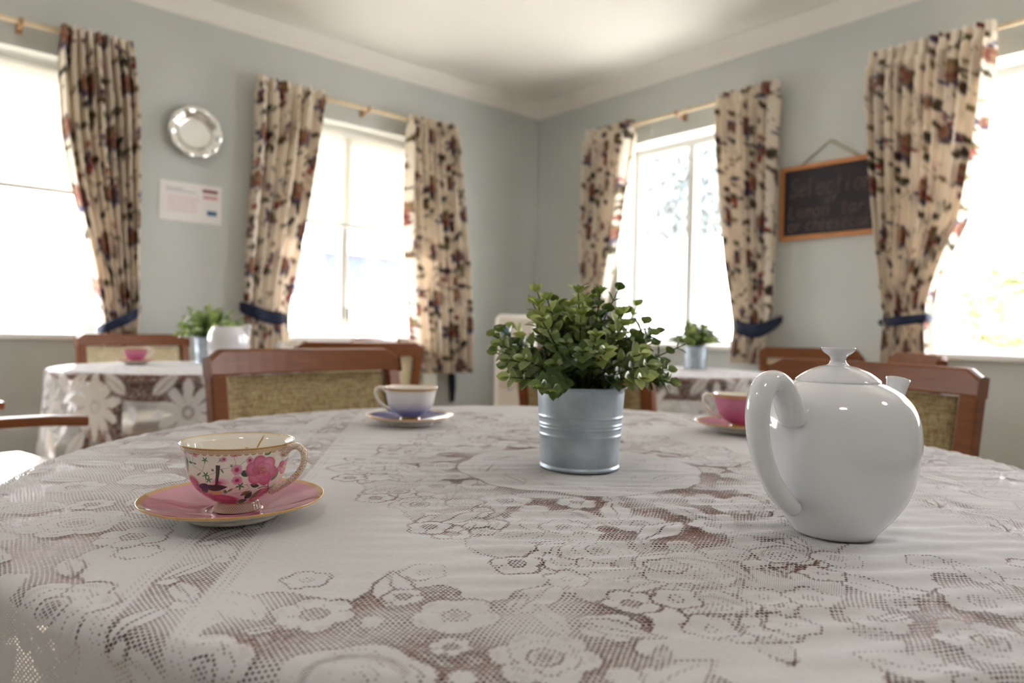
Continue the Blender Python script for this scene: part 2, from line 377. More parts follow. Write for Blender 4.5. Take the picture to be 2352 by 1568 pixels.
def spray(L, ox, oy, mx, my, sc=1.0):
    """a corner bouquet: open net ground with roses, leaves and small blossoms"""
    T = lambda x, y: (ox + mx * x * sc, oy + my * y * sc)
    cx, cy = T(0, 0); w = L.win(cx, cy, 0.3 * sc)
    x = mx * (L.P[w] - ox) / sc; y = my * (L.Q[w] - oy) / sc; th = np.arctan2(y, x); rho = np.hypot(x * 0.82, y * 1.35)
    R = 0.135 + 0.016 * np.cos(7 * th + 0.6) + 0.010 * np.cos(13 * th)
    L.fill(w, rho - R, 0.70, 0.0); L.line(w, rho - R, 0.95)
    for (fx, fy, r, n) in ((0.015, -0.015, 0.052, 7), (-0.085, 0.0, 0.036, 6), (0.098, 0.012, 0.036, 5), (0.045, 0.066, 0.03, 6), (-0.04, 0.058, 0.032, 5), (-0.13, 0.035, 0.024, 5), (0.155, -0.015, 0.026, 6), (0.13, 0.055, 0.022, 5)):
        a, b_ = T(fx, fy); (L.rose if r > 0.05 else L.flower)(a, b_, r * sc * 0.86, *(() if r > 0.05 else (n, fx * 40)))
    for (lx, ly, a, b_, ro) in ((-0.06, -0.075, 0.058, 0.022, 0.5), (0.07, -0.085, 0.055, 0.02, -0.4), (-0.14, -0.03, 0.042, 0.017, 2.6), (0.0, 0.105, 0.034, 0.014, 1.5), (0.095, 0.085, 0.034, 0.013, 0.9), (-0.095, 0.085, 0.036, 0.014, 2.3), (0.18, 0.02, 0.036, 0.015, 0.1), (0.005, -0.125, 0.05, 0.018, 0.05), (0.145, -0.075, 0.05, 0.018, -0.2), (-0.15, -0.09, 0.05, 0.018, 0.3)):
        p, q = T(lx, ly); rot = ro if mx * my > 0 else -ro
        L.leaf(p, q, a * sc, b_ * sc, rot)
    rg = np.random.RandomState(int(1000 * (ox + 1) + 77 * (oy + 1))); pts = [(0.015, -0.015, 0.046), (-0.085, 0.0, 0.032), (0.098, 0.012, 0.032), (0.045, 0.066, 0.026), (-0.04, 0.058, 0.028)]
    for k in range(1400):
        qx, qy = rg.uniform(-0.17, 0.17), rg.uniform(-0.11, 0.11); r = rg.uniform(0.008, 0.018)
        if math.hypot(qx * 0.82, qy * 1.35) > 0.122 or any(math.hypot(qx - a, qy - b) < r + c for a, b, c in pts): continue
        pts.append((qx, qy, r + 0.005)); p, q = T(qx, qy); t = rg.rand()
        if t < 0.45: L.flower(p, q, r * sc, rg.randint(5, 7), rg.uniform(0, 3), g=0.75, inner=r > 0.012)
        else: L.leaf(p, q, r * 1.6 * sc, r * 0.55 * sc, rg.uniform(0, PI), 0.0, rg.choice([0, 0.5]), 0.75)
    for (bx, by) in ((-0.02, 0.135), (0.06, 0.125), (-0.12, 0.115), (0.15, 0.1), (0.2, 0.06), (-0.19, 0.03), (-0.185, 0.075)):
        p, q = T(bx, by); L.flower(p, q, 0.017 * sc, 5, rot=bx * 30, inner=False)
        L.line(L.win(p, q, 0.012), np.hypot(L.P[L.win(p, q, 0.012)] - p, L.Q[L.win(p, q, 0.012)] - q) - 0.004, 0.6)

def main_lace(L):
    P, Q = L.P, L.Q
    full = (slice(None), slice(None))
    # scalloped diamond medallion
    ax, ay = 0.30, 0.50
    th = np.arctan2(Q / ay, P / ax); d = (np.abs(P / ax) ** 1.25 + np.abs(Q / ay) ** 1.25) ** (1 / 1.25)
    R = 1.0 + 0.045 * np.cos(20 * th) + 0.02 * np.cos(36 * th)
    sd = (d - R) * 0.32
    L.fill(full, sd, 0.0, 0.42); L.line(full, sd, 0.8)
    sd2 = (d - 0.74 - 0.04 * np.cos(14 * th)) * 0.33
    L.fill(full, sd2, 0.86, 0.0)
    rng = np.random.RandomState(4)
    for k in range(14):
        a = 2 * PI * k / 14 + 0.22
        q = 0.86; px, py = ax * q * np.sign(math.cos(a)) * abs(math.cos(a)) ** 1.5, ay * q * np.sign(math.sin(a)) * abs(math.sin(a)) ** 1.5
        L.leaf(px, py, 0.048, 0.018, a + 0.9, 0.0, 0.0); L.leaf(px * 0.97 + 0.01, py * 0.97, 0.04, 0.015, a - 0.7, 0.0, 0.6)
    for k in range(16):
        a = 2 * PI * k / 16; c, s_ = math.cos(a), math.sin(a)
        px, py = 0.245 * np.sign(c) * abs(c) ** 1.15, 0.385 * np.sign(s_) * abs(s_) ** 1.15
        (L.rose if k % 2 == 0 else L.flower)(px, py, 0.044 if k % 2 == 0 else 0.036)
    for k in range(18):
        a = 2 * PI * (k + 0.5) / 18; c, s_ = math.cos(a), math.sin(a)
        px, py = 0.205 * c, 0.265 * s_
        if k % 3 == 0: L.rose(px, py, 0.047)
        elif k % 3 == 1: L.flower(px, py, 0.03, 6, a)
        else: L.leaf(px, py, 0.04, 0.016, a + 0.5, 0.0, 0.55)
    for k in range(30):
        a = rng.uniform(0, 2 * PI); q = rng.uniform(0.62, 1.0); c, s_ = math.cos(a), math.sin(a)
        px, py = ax * q * np.sign(c) * abs(c) ** 1.5, ay * q * np.sign(s_) * abs(s_) ** 1.5
        if rng.rand() < 0.5: L.flower(px, py, rng.uniform(0.014, 0.024), 5, a)
        else: L.leaf(px, py, rng.uniform(0.02, 0.034), 0.011, rng.uniform(0, PI), 0.0, 0.4)
    pts = []
    for k in range(3500):
        px, py = rng.uniform(-0.3, 0.3), rng.uniform(-0.5, 0.5); r0 = math.hypot(px, py)
        dd = (abs(px / ax) ** 1.25 + abs(py / ay) ** 1.25) ** 0.8
        if dd > 0.93 or r0 < 0.163: continue
        r = rng.uniform(0.009, 0.03) if k > 1200 else rng.uniform(0.017, 0.032)
        if any(math.hypot(px - a, py - b) < (r + c) * 0.85 for a, b, c in pts): continue
        pts.append((px, py, r)); t = rng.rand()
        if t < 0.35: L.flower(px, py, r, rng.randint(5, 8), rng.uniform(0, 3), g=0.6, inner=r > 0.02)
        elif t < 0.6: L.rose(px, py, r)
        else: L.leaf(px, py, r * 1.35, r * 0.5, rng.uniform(0, PI), 0.0, rng.choice([0, 0.45]), 0.6)
    for k in range(26):
        a = 2 * PI * k / 26; c, s_ = math.cos(a), math.sin(a)
        px, py = ax * 0.985 * np.sign(c) * abs(c) ** 1.5, ay * 0.985 * np.sign(s_) * abs(s_) ** 1.5
        L.flower(px, py, 0.02, 5, a, mid=0.0)
    # round centre
    rho = np.hypot(P, Q * 1.0); ph = np.arctan2(Q, P)
    rc = 0.150 * (1 + 0.05 * np.abs(np.cos(4 * ph)))
    L.fill(full, rho - rc, 0.0, 0.0); L.line(full, rho - rc, 0.9); L.line(full, rho - rc + 0.02, 0.35)
    for k in range(10):
        a = 2 * PI * k / 10; L.leaf(0.115 * math.cos(a), 0.115 * math.sin(a), 0.03, 0.012, a + 1.2, 0.0, 0.25, g=0.5)
        L.flower(0.07 * math.cos(a + .3), 0.07 * math.sin(a + .3), 0.016, 5, a, g=0.45, inner=False)
    # corner bouquets of the panel
    for sx in (-1, 1):
        for sy in (-1, 1): spray(L, sx * 0.215, sy * 0.515, sx, -sy, 1.0)
    # woven bands with a running leaf, between hem stitched lines
    for sx in (-1, 1):
        c = sx * 0.355; w = full
        b = np.abs(P - c)
        L.fill(w, b - 0.036, 0.0, 0.0)
        L.fill(w, b - 0.021, 0.62, 0.0)
        for off in (0.0245, 0.031):
            wd = 0.0007
            k = np.clip(1.7 - np.abs(b - off) / 0.0011, 0, 1) * 0.5; L.G = np.maximum(L.G, k); 
        y = L.ys[0]
        i = 0
        while y < L.ys[-1]:
            sg = 1 if i % 2 else -1
            L.leaf(c + sg * 0.006, y, 0.024, 0.0095, PI / 2 + sg * 0.55, 0.0, 0.0, 0.8)
            L.flower(c - sg * 0.012, y + 0.021, 0.0085, 5, inner=False)
            y += 0.043; i += 1
    # outer border: scattered blossoms over net
    for sx in (-1, 1):
        w = full
        b = np.abs(P) - 0.43 - 0.02 * np.cos(Q * 38) ; inside = np.where(P * sx > 0, -b, 1.0)
        L.fill(w, inside * 1.0, 0.66, 0.0); L.line(w, np.where(P * sx > 0, b, 1.0), 0.95)
        rr = np.random.RandomState(21 + sx)
        pts = []
        for k in range(2600):
            px, py = sx * rr.uniform(0.41, 0.92), rr.uniform(L.ys[0], L.ys[-1]); t = rr.rand()
            r = rr.uniform(0.028, 0.05) if k < 600 else rr.uniform(0.011, 0.03)
            if any((px - a) ** 2 + (py - b) ** 2 < ((r + c) * 0.86) ** 2 for a, b, c in pts): continue
            pts.append((px, py, r))
            if t < 0.35: L.flower(px, py, r, rr.randint(5, 8), rr.uniform(0, 3), inner=r > 0.02)
            elif t < 0.55: L.rose(px, py, r)
            else: L.leaf(px, py, r * 1.35, r * 0.5, rr.uniform(-0.6, 0.6) + PI / 2 * rr.randint(2), 0.0, rr.choice([0, 0.5]))
    nf = sum(np.sin(P * a + Q * b + c) for a, b, c in ((37, 21, 0.3), (-29, 44, 1.7), (61, -33, 2.9), (17, 73, 4.2))) / 2.2
    L.G = L.G * np.clip(0.92 + 0.28 * nf, 0.5, 1.15)
    L.G = np.where(L.G < 0.25, 0, L.G)

def far_lace(L, seed, RD):
    full = (slice(None), slice(None))
    rho = np.hypot(L.P, L.Q)
    L.fill(full, RD * 0.97 - rho, 0.98, 0.0)
    rr = np.random.RandomState(seed)
    NF = int(2 * PI * RD * 1.25 / 0.29)
    for k in range(NF):
        a = 2 * PI * k / NF + rr.uniform(-0.08, 0.08); q = RD * rr.uniform(1.20, 1.30)
        px, py = q * math.cos(a), q * math.sin(a); n = 10; r = rr.uniform(0.095, 0.12)
        w = L.win(px, py, r * 1.2); x, y = L.loc(w, px, py, a); r0 = np.hypot(x, y); th = np.arctan2(y, x)
        R = r * (0.25 + 0.75 * np.abs(np.cos(n * th / 2)) ** 0.8)
        L.fill(w, r0 - R, 0.0, 0.0); L.fill(w, r0 - 0.22 * r, 0.75, 0.0); L.fill(w, r0 - 0.1 * r, 0.0, 0.0)
        for e in (-1, 1):
            L.leaf(RD * 1.5 * math.cos(a + e * 0.13), RD * 1.5 * math.sin(a + e * 0.13), 0.07, 0.026, a + e * 0.8, 0.0, 0.0)
            L.leaf(RD * 1.07 * math.cos(a + e * 0.14), RD * 1.07 * math.sin(a + e * 0.14), 0.06, 0.024, a + e, 0.0, 0.0)
    for k in range(40):
        a = rr.uniform(0, 2 * PI); q = rr.uniform(0.2, RD * 0.9); L.flower(q * math.cos(a), q * math.sin(a), 0.035, 6, a, inner=False)

def drape(name, L, center, cloth_off, rot, R, mat, half, seed, label, wrinkle=0.0007, round_cloth=None, flare=0.10, skirt=1.0):
    """cloth laid on a round top of radius R, hanging over its edge"""
    P, Q = L.P, L.Q
    c, s_ = math.cos(rot), math.sin(rot)
    X = c * P - s_ * Q + cloth_off[0]; Y = s_ * P + c * Q + cloth_off[1]       # cloth point over the table, from its centre
    r = np.hypot(X, Y); th = np.arctan2(Y, X)
    rb = 0.014; R0 = R - 0.004; s = np.maximum(r - R0, 0); ang = np.minimum(s / rb, PI / 2 * 0.96); s2 = np.maximum(s - rb * PI / 2 * 0.96, 0)
    rs = np.random.RandomState(seed); fold = np.zeros_like(r)
    for k, am in ((9, 0.5), (14, 0.35), (23, 0.2)): fold += am * np.sin(k * th + rs.uniform(0, 6))
    rad = np.where(s > 0, R0 + rb * np.sin(ang) + s2 * (flare + 0.20 * fold * np.clip(s2 / 0.1, 0, 1)), r)
    rad = np.maximum(rad, np.where(s > 0, R0 + rb * np.sin(ang), 0))
    z = -rb * (1 - np.cos(ang)) - s2 * 0.985
    wr = np.zeros_like(r)
    for k in range(9):
        a = rs.uniform(-0.35, 0.35); f = rs.uniform(80, 300); wr += np.sin((Y * math.cos(a) + X * math.sin(a)) * f + rs.uniform(0, 6) + 2.0 * np.sin(X * rs.uniform(4, 14) + rs.uniform(0, 6))) / 3.2
    msk = np.clip(0.5 + 0.9 * np.sin(X * 6 + 1.0 + seed) * np.sin(Y * 5.3 + 0.4), 0, 1)
    z = z + 0.0012 + wrinkle * (0.5 + 0.5 * np.tanh(wr)) * msk * 2.2
    Vx = center[0] + rad * np.cos(th); Vy = center[1] + rad * np.sin(th)
    # table frame -> world
    W = np.stack([LT.x * Vx + FW.x * Vy, LT.y * Vx + FW.y * Vy, TZ + z], -1).reshape(-1, 3)
    ny, nx = P.shape
    keep = None
    Qd = grid_faces(ny, nx)
    if round_cloth:
        ok = (np.hypot(P, Q) < round_cloth).ravel(); fk = ok[Qd].all(axis=1); Qd = Qd[fk]
        used = np.unique(Qd); mp = np.full(len(W), -1, dtype=np.int64); mp[used] = np.arange(len(used)); Qd = mp[Qd]; W = W[used]; keep = used
    o = mesh_np(name, W, Qd, mat)
    A = np.stack([P + 0.0022 * np.sin(Q * 31 + 3 * np.sin(P * 9)) + 0.001 * np.sin(Q * 83 + P * 20), Q + 0.0022 * np.sin(P * 27 + 2.5 * np.sin(Q * 11)) + 0.001 * np.sin(P * 71 - Q * 16), L.G], -1).reshape(-1, 3).astype(np.float32); B = L.Fn.ravel().astype(np.float32)
    fade = (1 - (1 - skirt) * np.clip((s - 0.012) / 0.03, 0, 1)).ravel().astype(np.float32); A[:, 2] *= fade; B = B * fade
    if keep is not None: A = A[keep]; B = B[keep]
    at = o.data.attributes.new('lace', 'FLOAT_VECTOR', 'POINT'); at.data.foreach_set('vector', A.ravel())
    at = o.data.attributes.new('fine', 'FLOAT', 'POINT'); at.data.foreach_set('value', B)
    return tag(o, label, 'tablecloth')

# ------------------------------------------------------------------ room shell
X0, Y0 = -3.2, -2.6
WT = 0.30
pl = lambda x, y, o=0.0: on_left(x, y, o)
pr = lambda x, y, o=0.0: on_right(x, y, o)
GO = -0.20                                    # glazing sits this far inside the wall thickness
zs = 0.5 * (pl(669, 761, GO).z + pr(1668, 779, GO).z)          # bottom of glazing
ztop = 0.5 * (pl(745, 274, 0.0).z + pr(1656, 279, 0.0).z) + 0.0
w1x1 = pl(236, 600).x; w1x0 = w1x1 - 1.9
w2x0, w2x1 = pl(630, 600).x, pl(990, 600).x
w3y1, w3y0 = pr(1420, 600).y, pr(1725, 600).y
w4y1 = pr(2105, 600).y; w4y0 = w4y1 - 1.9

def wall_x(name, y0, y1, x0, x1, holes, mat):
    mb = MB(); hs = sorted(holes); z0, z1 = 0.0, CEIL
    cx = x0
    for (a, b, c, d) in hs:
        mb.box(cx, a, y0, y1, z0, z1); mb.box(a, b, y0, y1, z0, c); mb.box(a, b, y0, y1, d, z1); cx = b
    mb.box(cx, x1, y0, y1, z0, z1)
    return tag(mb.build(name, mat), kind='structure')
def wall_y(name, x0, x1, y0, y1, holes, mat):
    mb = MB(); hs = sorted(holes); z0, z1 = 0.0, CEIL; cy = y0
    for (a, b, c, d) in hs:
        mb.box(x0, x1, cy, a, z0, z1); mb.box(x0, x1, a, b, z0, c); mb.box(x0, x1, a, b, d, z1); cy = b
    mb.box(x0, x1, cy, y1, z0, z1)
    return tag(mb.build(name, mat), kind='structure')
zo0 = zs - 0.035
wall_x('wall_left', BY, BY + WT, X0 - WT, AX + WT, [(w1x0, w1x1, zo0, ztop), (w2x0, w2x1, zo0, ztop)], M['wall'])
wall_y('wall_right', AX, AX + WT, Y0 - WT, BY, [(w4y0, w4y1, zo0, ztop), (w3y0, w3y1, zo0, ztop)], M['wall'])
wall_x('wall_back', Y0 - WT, Y0, X0 - WT, AX, [], M['wall'])
wall_y('wall_side', X0 - WT, X0, Y0, BY, [], M['wall'])
tag(MB().box(X0 - WT, AX + WT, Y0 - WT, BY + WT, -0.1, 0).build('floor', M['floor']), kind='structure')
tag(MB().box(X0 - WT, AX + WT, Y0 - WT, BY + WT, CEIL, CEIL + 0.1).build('ceiling', M['ceiling']), kind='structure')
# cove cornices
def cove(name, along, fixed, a0, a1, sgn):
    t = np.linspace(0, PI / 2, 9); dep = 0.115; h = CEIL - CORN
    prof = [(0.0, CORN - 0.0)] + [(0.012 + (dep - 0.012) * (1 - math.cos(q)), CORN + 0.012 + (h - 0.012) * math.sin(q)) for q in t] + [(dep, CEIL - 0.0005)]
    V = []; 
    for a in (a0, a1):
        for (o, z) in prof: V.append((a, fixed - o * sgn, z) if along == 'x' else (fixed - o * sgn, a, z))
    n = len(prof); Fc = [(i, i + 1, n + i + 1, n + i) for i in range(n - 1)]
    return tag(MB().add(V, Fc).build(name, M['ceiling'], smooth=True), kind='structure')
cove('trim_1', 'x', BY, X0, AX, 1); cove('trim_2', 'y', AX, Y0, BY, 1)
tag(MB().box(X0, AX - 0.016, BY - 0.016, BY, 0, 0.11).build('baseboard_left', M['white'], bevel=0.004), kind='structure')
tag(MB().box(AX - 0.016, AX, Y0, BY - 0.0, 0, 0.11).build('baseboard_right', M['white'], bevel=0.004), kind='structure')

# windows: frame, mullion, two panes, sill, latch
def window(name, on_x, a0, a1, mull, near_left=True):
    """on_x: opening in wall_left spanning x; otherwise in wall_right spanning y"""
    org = Vector(((a0 + a1) / 2, BY, zo0)) if on_x else Vector((AX, (a0 + a1) / 2, zo0))
    t = bpy.data.objects.new(name, None); COL.objects.link(t); t.location = org; t['kind'] = 'structure'
    h = (a1 - a0) / 2; H = ztop - zo0; d0, d1 = 0.17, 0.25; m = mull - (a0 + a1) / 2
    def bx(mb, a, b, c, d, e, f):
        return mb.box(a, b, c, d, e, f) if on_x else mb.box(c, d, a, b, e, f)
    fr = MB(); w = 0.045
    bx(fr, -h, h, d0, d1, 0.0, 0.035); bx(fr, -h, h, d0, d1, H - 0.05, H); bx(fr, -h, -h + w, d0, d1, 0.035, H - 0.05); bx(fr, h - w, h, d0, d1, 0.035, H - 0.05)
    fr.build('window_frame', M['alu'], t, bevel=0.003)
    bx(MB(), m - 0.027, m + 0.027, d0 + 0.005, d1 - 0.005, 0.035, H - 0.05).build('mullion', M['alu'], t, bevel=0.003)
    bx(MB(), -h + w, m - 0.027, 0.198, 0.202, 0.035, H - 0.05).build('pane', M['glass'], t)
    bx(MB(), m + 0.027, h - w, 0.218, 0.222, 0.035, H - 0.05).build('pane', M['glass'], t)
    bx(MB(), -h - 0.03, h + 0.03, -0.035, 0.0, -0.03, 0.0).build('window_sill', M['white'], t, bevel=0.004)
    bx(MB(), -h, h, 0.0, d0, 0.0, 0.004).build('sill_board', M['white'], t)
    bx(MB(), -h, h, 0.001, d0, H - 0.004, H).build('soffit_lining', M['white'], t)
    bx(MB(), -h, -h + 0.004, 0.001, d0, 0.004, H - 0.004).build('reveal_lining', M['white'], t); bx(MB(), h - 0.004, h, 0.001, d0, 0.004, H - 0.004).build('reveal_lining', M['white'], t)
    return t
window('window_1', True, w1x0, w1x1, w1x1 - 0.95)
wd2 = window('window_2', True, w2x0, w2x1, pl(787, 620, GO).x)
window('window_3', False, w3y0, w3y1, pr(1590, 500, GO).y)
window('window_4', False, w4y0, w4y1, w4y1 - 0.95 - 0.25)
q = pl(792, 725, GO)
MB().box(-0.012, 0.012, 0.125, 0.16, -0.06, 0.06).build('latch', M['darkgrey'], wd2, bevel=0.004, loc=(q.x - wd2.location.x, 0.02, q.z - wd2.location.z))

# roller blinds
def roller_blind(a0, a1, zdrop, label):
    t = thing('roller_blind', label, 'blind', ((a0 + a1) / 2, BY + 0.135, ztop - 0.03))
    h = (a1 - a0) / 2 - 0.012; drop = ztop - 0.03 - zdrop
    MB().tube([(-h, 0, 0), (0, 0, 0), (h, 0, 0)], 0.020, 16, ref=(0, 1, 0)).build('roller', M['white'], t, smooth=True)
    for sx in (-1, 1): MB().box(sx * h - 0.004, sx * h + 0.004, -0.02, 0.02, -0.024, 0.026).build('end_bracket', M['white'], t)
    MB().box(-h + 0.01, h - 0.01, 0.018, 0.0195, -drop, 0.0).build('blind_fabric', M['blind'], t)
    MB().box(-h + 0.01, h - 0.01, 0.010, 0.028, -drop - 0.022, -drop).build('bottom_rail', M['alu'], t, bevel=0.005)
    return t
roller_blind(w1x0, w1x1, pl(80, 428, -0.15).z, 'white roller blind half lowered in the leftmost window')
rb2 = roller_blind(w2x0, w2x1, pl(820, 518, -0.15).z, 'white roller blind half lowered in the window left of the corner')
# pull cord of the second blind
cx = pl(792, 745, -0.10)
cord = MB().tube([(0, -0.03, -0.05), (0, -0.032, -0.6), (0, -0.033, cx.z - ztop + 0.06)], 0.0018, 6).build('pull_cord', M['bead'], rb2, smooth=True, loc=(cx.x - rb2.location.x, -0.02, 0))
MB().tube([(0, 0, 0.035), (0, 0, 0.03), (0, 0, 0.01), (0, 0, -0.01), (0, 0, -0.02)], [0.002, 0.008, 0.013, 0.012, 0.004], 12).build('cord_knob', M['bead'], cord, smooth=True, loc=(0, -0.033, cx.z - ztop + 0.03))

# curtain rods
RO = 0.085
def rod(name_label, on_x, a0, a1, z, br):
    org = Vector(((a0 + a1) / 2, BY - RO, z)) if on_x else Vector((AX - RO, (a0 + a1) / 2, z))
    t = thing('curtain_rod', name_label, 'curtain rod', org, 0 if on_x else -PI / 2, None)
    h = abs(a1 - a0) / 2
    MB().tube([(-h, 0, 0), (0, 0, 0), (h, 0, 0)], 0.0135, 14, ref=(0, 1, 0)).build('pole', M['rod'], t, smooth=True)
    for b in br:
        b = b - (a0 + a1) / 2 if on_x else -(b - (a0 + a1) / 2)
        k = MB().box(b - 0.009, b + 0.009, -0.018, RO, -0.021, -0.0136); k.box(b - 0.009, b + 0.009, -0.022, -0.0145, -0.021, 0.014); k.box(b - 0.014, b + 0.014, RO - 0.010, RO, -0.035, 0.035)
        k.build('bracket', M['bracket'], t, bevel=0.003)
    return t
zrodL = 0.5 * (pl(3, 36, RO).z + pl(845, 252, RO).z); zrodR = 0.5 * (pr(1555, 262, RO).z + pr(2340, 47, RO).z)
rod('pale wooden curtain rod above the leftmost window', True, w1x0 - 0.3, pl(308, 110, RO).x, zrodL, [pl(48, 42, RO).x, w1x0 - 0.1])
rod('pale wooden curtain rod over the window left of the corner', True, pl(590, 185, RO).x, pl(1045, 300, RO).x, zrodL, [pl(845, 250, RO).x])
rod('pale wooden curtain rod over the window right of the corner', False, pr(1790, 200, RO).y, pr(1357, 310, RO).y, zrodR, [pr(1556, 258, RO).y])
rod('pale wooden curtain rod above the rightmost window', False, w4y0 - 0.3, pr(2000, 140, RO).y, zrodR, [w4y0 + 0.6, w4y0 - 0.1])

# ------------------------------------------------------------------ curtains
def print_tile():
    n = 340; size = 0.80
    u, v = np.meshgrid((np.arange(n) + 0.5) / n * size, (np.arange(n) + 0.5) / n * size)
    img = np.tile(linA((238, 227, 211)), (n, n, 1))
    def d2(cx, cy, rot=0.0):
        x = (u - cx + size / 2) % size - size / 2; y = (v - cy + size / 2) % size - size / 2
        c, s_ = math.cos(rot), math.sin(rot); return c * x + s_ * y, -s_ * x + c * y
    def put(mask, c):
        m = np.clip(mask, 0, 1)[..., None]; img[:] = img * (1 - m) + linA(c) * m
    rr = np.random.RandomState(5); ed = 0.004
    for k in range(16):                                   # stems
        cx, cy, ro, L_ = rr.uniform(0, size), rr.uniform(0, size), rr.uniform(-0.9, 0.9) + PI / 2, rr.uniform(0.1, 0.2)
        x, y = d2(cx, cy, ro); put((0.0035 - np.abs(y - 0.03 * np.sin(x / L_ * 3.2))) / ed * 1.2 * (np.abs(x) < L_), (112, 96, 70))
    for k in range(110):                                   # leaves
        cx, cy, ro = rr.uniform(0, size), rr.uniform(0, size), rr.uniform(0, PI); a = rr.uniform(0.018, 0.038); b = a * rr.uniform(0.38, 0.6)
        x, y = d2(cx, cy, ro); c = [(92, 74, 50), (104, 92, 62), (78, 58, 44), (128, 118, 88), (70, 66, 52)][rr.randint(5)]
        put((1 - np.hypot(x / a, y / b)) * b / ed, c)
    for k in range(13):                                   # small red flowers
        cx, cy = rr.uniform(0, size), rr.uniform(0, size); r = rr.uniform(0.017, 0.027); x, y = d2(cx, cy)
        put((r * (1 + 0.15 * np.cos(5 * np.arctan2(y, x))) - np.hypot(x, y)) / ed, [(138, 66, 62), (112, 54, 56), (92, 70, 94)][rr.randint(3)])
        put((r * 0.4 - np.hypot(x, y)) / ed, (180, 130, 98))
    for (cx, cy, r, rot) in ((0.10, 0.10, 0.074, 0.3), (0.40, 0.06, 0.062, -0.9), (0.26, 0.33, 0.078, 0.5), (0.58, 0.27, 0.066, 1.2), (0.08, 0.55, 0.06, -0.7), (0.42, 0.58, 0.074, 0.2), (0.68, 0.52, 0.05, 2.4), (0.69, 0.04, 0.04, 0.4), (0.24, 0.70, 0.04, 1.8)):
        x, y = d2(cx, cy, rot); th = np.arctan2(y, x); rho = np.hypot(x, y)
        put((r * (0.86 + 0.14 * np.cos(8 * th)) - rho) / ed, (80, 76, 108))
        x2, y2 = x, y + r * 0.22
        put((0.72 * r - np.hypot(x2, y2 * 0.9)) / ed, (150, 116, 92)); put((0.5 * r - np.hypot(x2, y2)) / ed, (138, 84, 78))
        put((0.30 * r - np.hypot(x2, y2 + 0.1 * r)) / ed, (166, 136, 104)); put((0.26 * r - np.hypot(x, y + 0.78 * r)) / ed, (122, 112, 78))
        put((0.012 - np.hypot(x - r, y)) / ed, (150, 50, 50)); put((0.011 - np.hypot(x + r * 0.9, y - r * 0.5)) / ed, (44, 58, 108))
    return img, size
TILE, TSIZE = print_tile()
def tile_at(u, v):
    n = TILE.shape[0]; iu = (np.floor(u / TSIZE * n) % n).astype(int); iv = (np.floor(v / TSIZE * n) % n).astype(int)
    return TILE[iv, iu]
def curtain(on_x, left, right, zbot, label, n=9, uoff=0.0, fullness=1.9, amp=0.054, tie=None, seed=0):
    f = pl if on_x else pr
    ax_ = (lambda p: p.x) if on_x else (lambda p: p.y)
    Lp = [(f(x, y, RO).z, ax_(f(x, y, RO))) for x, y in left]; Rp = [(f(x, y, RO).z, ax_(f(x, y, RO))) for x, y in right]
    def itp(Pp, z):
        Pp = sorted(Pp); return np.interp(z, [p[0] for p in Pp], [p[1] for p in Pp])
    ztopc = (zrodL if on_x else zrodR) + 0.030
    nz, nu = 110, 190
    z = np.linspace(ztopc, zbot, nz); fr = np.linspace(0, 1, nu)
    Lz, Rz = itp(Lp, z), itp(Rp, z)
    k = np.array([1, 2, 3, 2, 1.0]); k /= k.sum()
    sm = lambda a: np.convolve(np.pad(a, 2, mode='edge'), k, 'valid')
    Lz, Rz = sm(sm(Lz)), sm(sm(Rz))
    rs = np.random.RandomState(seed); w0 = abs(Rz[0] - Lz[0]); W0 = w0 * fullness
    jit = np.cumsum(0.7 + 0.6 * rs.rand(nu)); jit = (jit - jit[0]) / (jit[-1] - jit[0]); ph = 2 * PI * n * (0.55 * fr + 0.45 * jit)
    FR, ZZ = np.meshgrid(fr, z); PH = ph[None, :] + 0.25 * np.sin(ZZ * 2.3 + seed)
    wid = np.abs(Rz - Lz)[:, None]
    A = amp * np.clip(wid / w0, 0.55, 1.1)
    if tie: A = A * (1 - 0.35 * np.exp(-((ZZ - tie) / 0.08) ** 2))
    dep = A * (1.0 - 2.1 * np.abs(np.cos(PH / 2 + 0.3 * np.sin(ZZ * 1.7 + seed))) ** 2.2 + 0.25 * np.sin(2.3 * PH + seed))
    head = np.clip((ZZ - (ztopc - 0.09)) / 0.02, 0, 1); dep = dep * (1 - 0.55 * head) + 0.004 * head * np.sin(PH * 3)
    dep = np.maximum(dep, -0.078)
    a = Lz[:, None] + (Rz - Lz)[:, None] * (FR + 0.010 * np.cos(PH))
    if on_x: V = np.stack([a, BY - RO - 0.004 - dep - 0.030, ZZ], -1)
    else: V = np.stack([AX - RO - 0.004 - dep - 0.030, a, ZZ], -1)
    org = V.reshape(-1, 3).mean(axis=0)
    col = tile_at(FR * W0 + uoff, (ztopc - ZZ) + uoff * 0.7).reshape(-1, 3)
    o = mesh_np('curtain', V.reshape(-1, 3) - org, grid_faces(nz, nu), M['curtain'], None, True, col, loc=tuple(org))
    o.data.materials[0] = M['curtain']
    return tag(o, label, 'curtain', 'floral curtains')
zcb = pl(1010, 856, RO).z
zcbR = pr(2060, 842, RO).z
zcbR3 = pr(1720, 834, RO).z
c1 = curtain(True, [(135, 80), (131, 150), (140, 300), (165, 440), (205, 600), (232, 735), (236, 760), (232, 840)], [(303, 105), (318, 250), (320, 450), (318, 600), (320, 720), (316, 760), (318, 840)], zcb, 'floral curtain gathered on the right side of the leftmost window', 9, 0.05, tie=pl(270, 735, RO).z, seed=1)
c2 = curtain(True, [(585, 182), (583, 300), (566, 500), (557, 640), (556, 705), (556, 800), (556, 850)], [(747, 222), (736, 300), (716, 420), (691, 560), (667, 680), (660, 732), (661, 800), (661, 850)], zcb, 'floral curtain with wide flat left fold, between notice and half lowered blind', 6, 0.33, 1.7, tie=pl(610, 722, RO).z, seed=2)
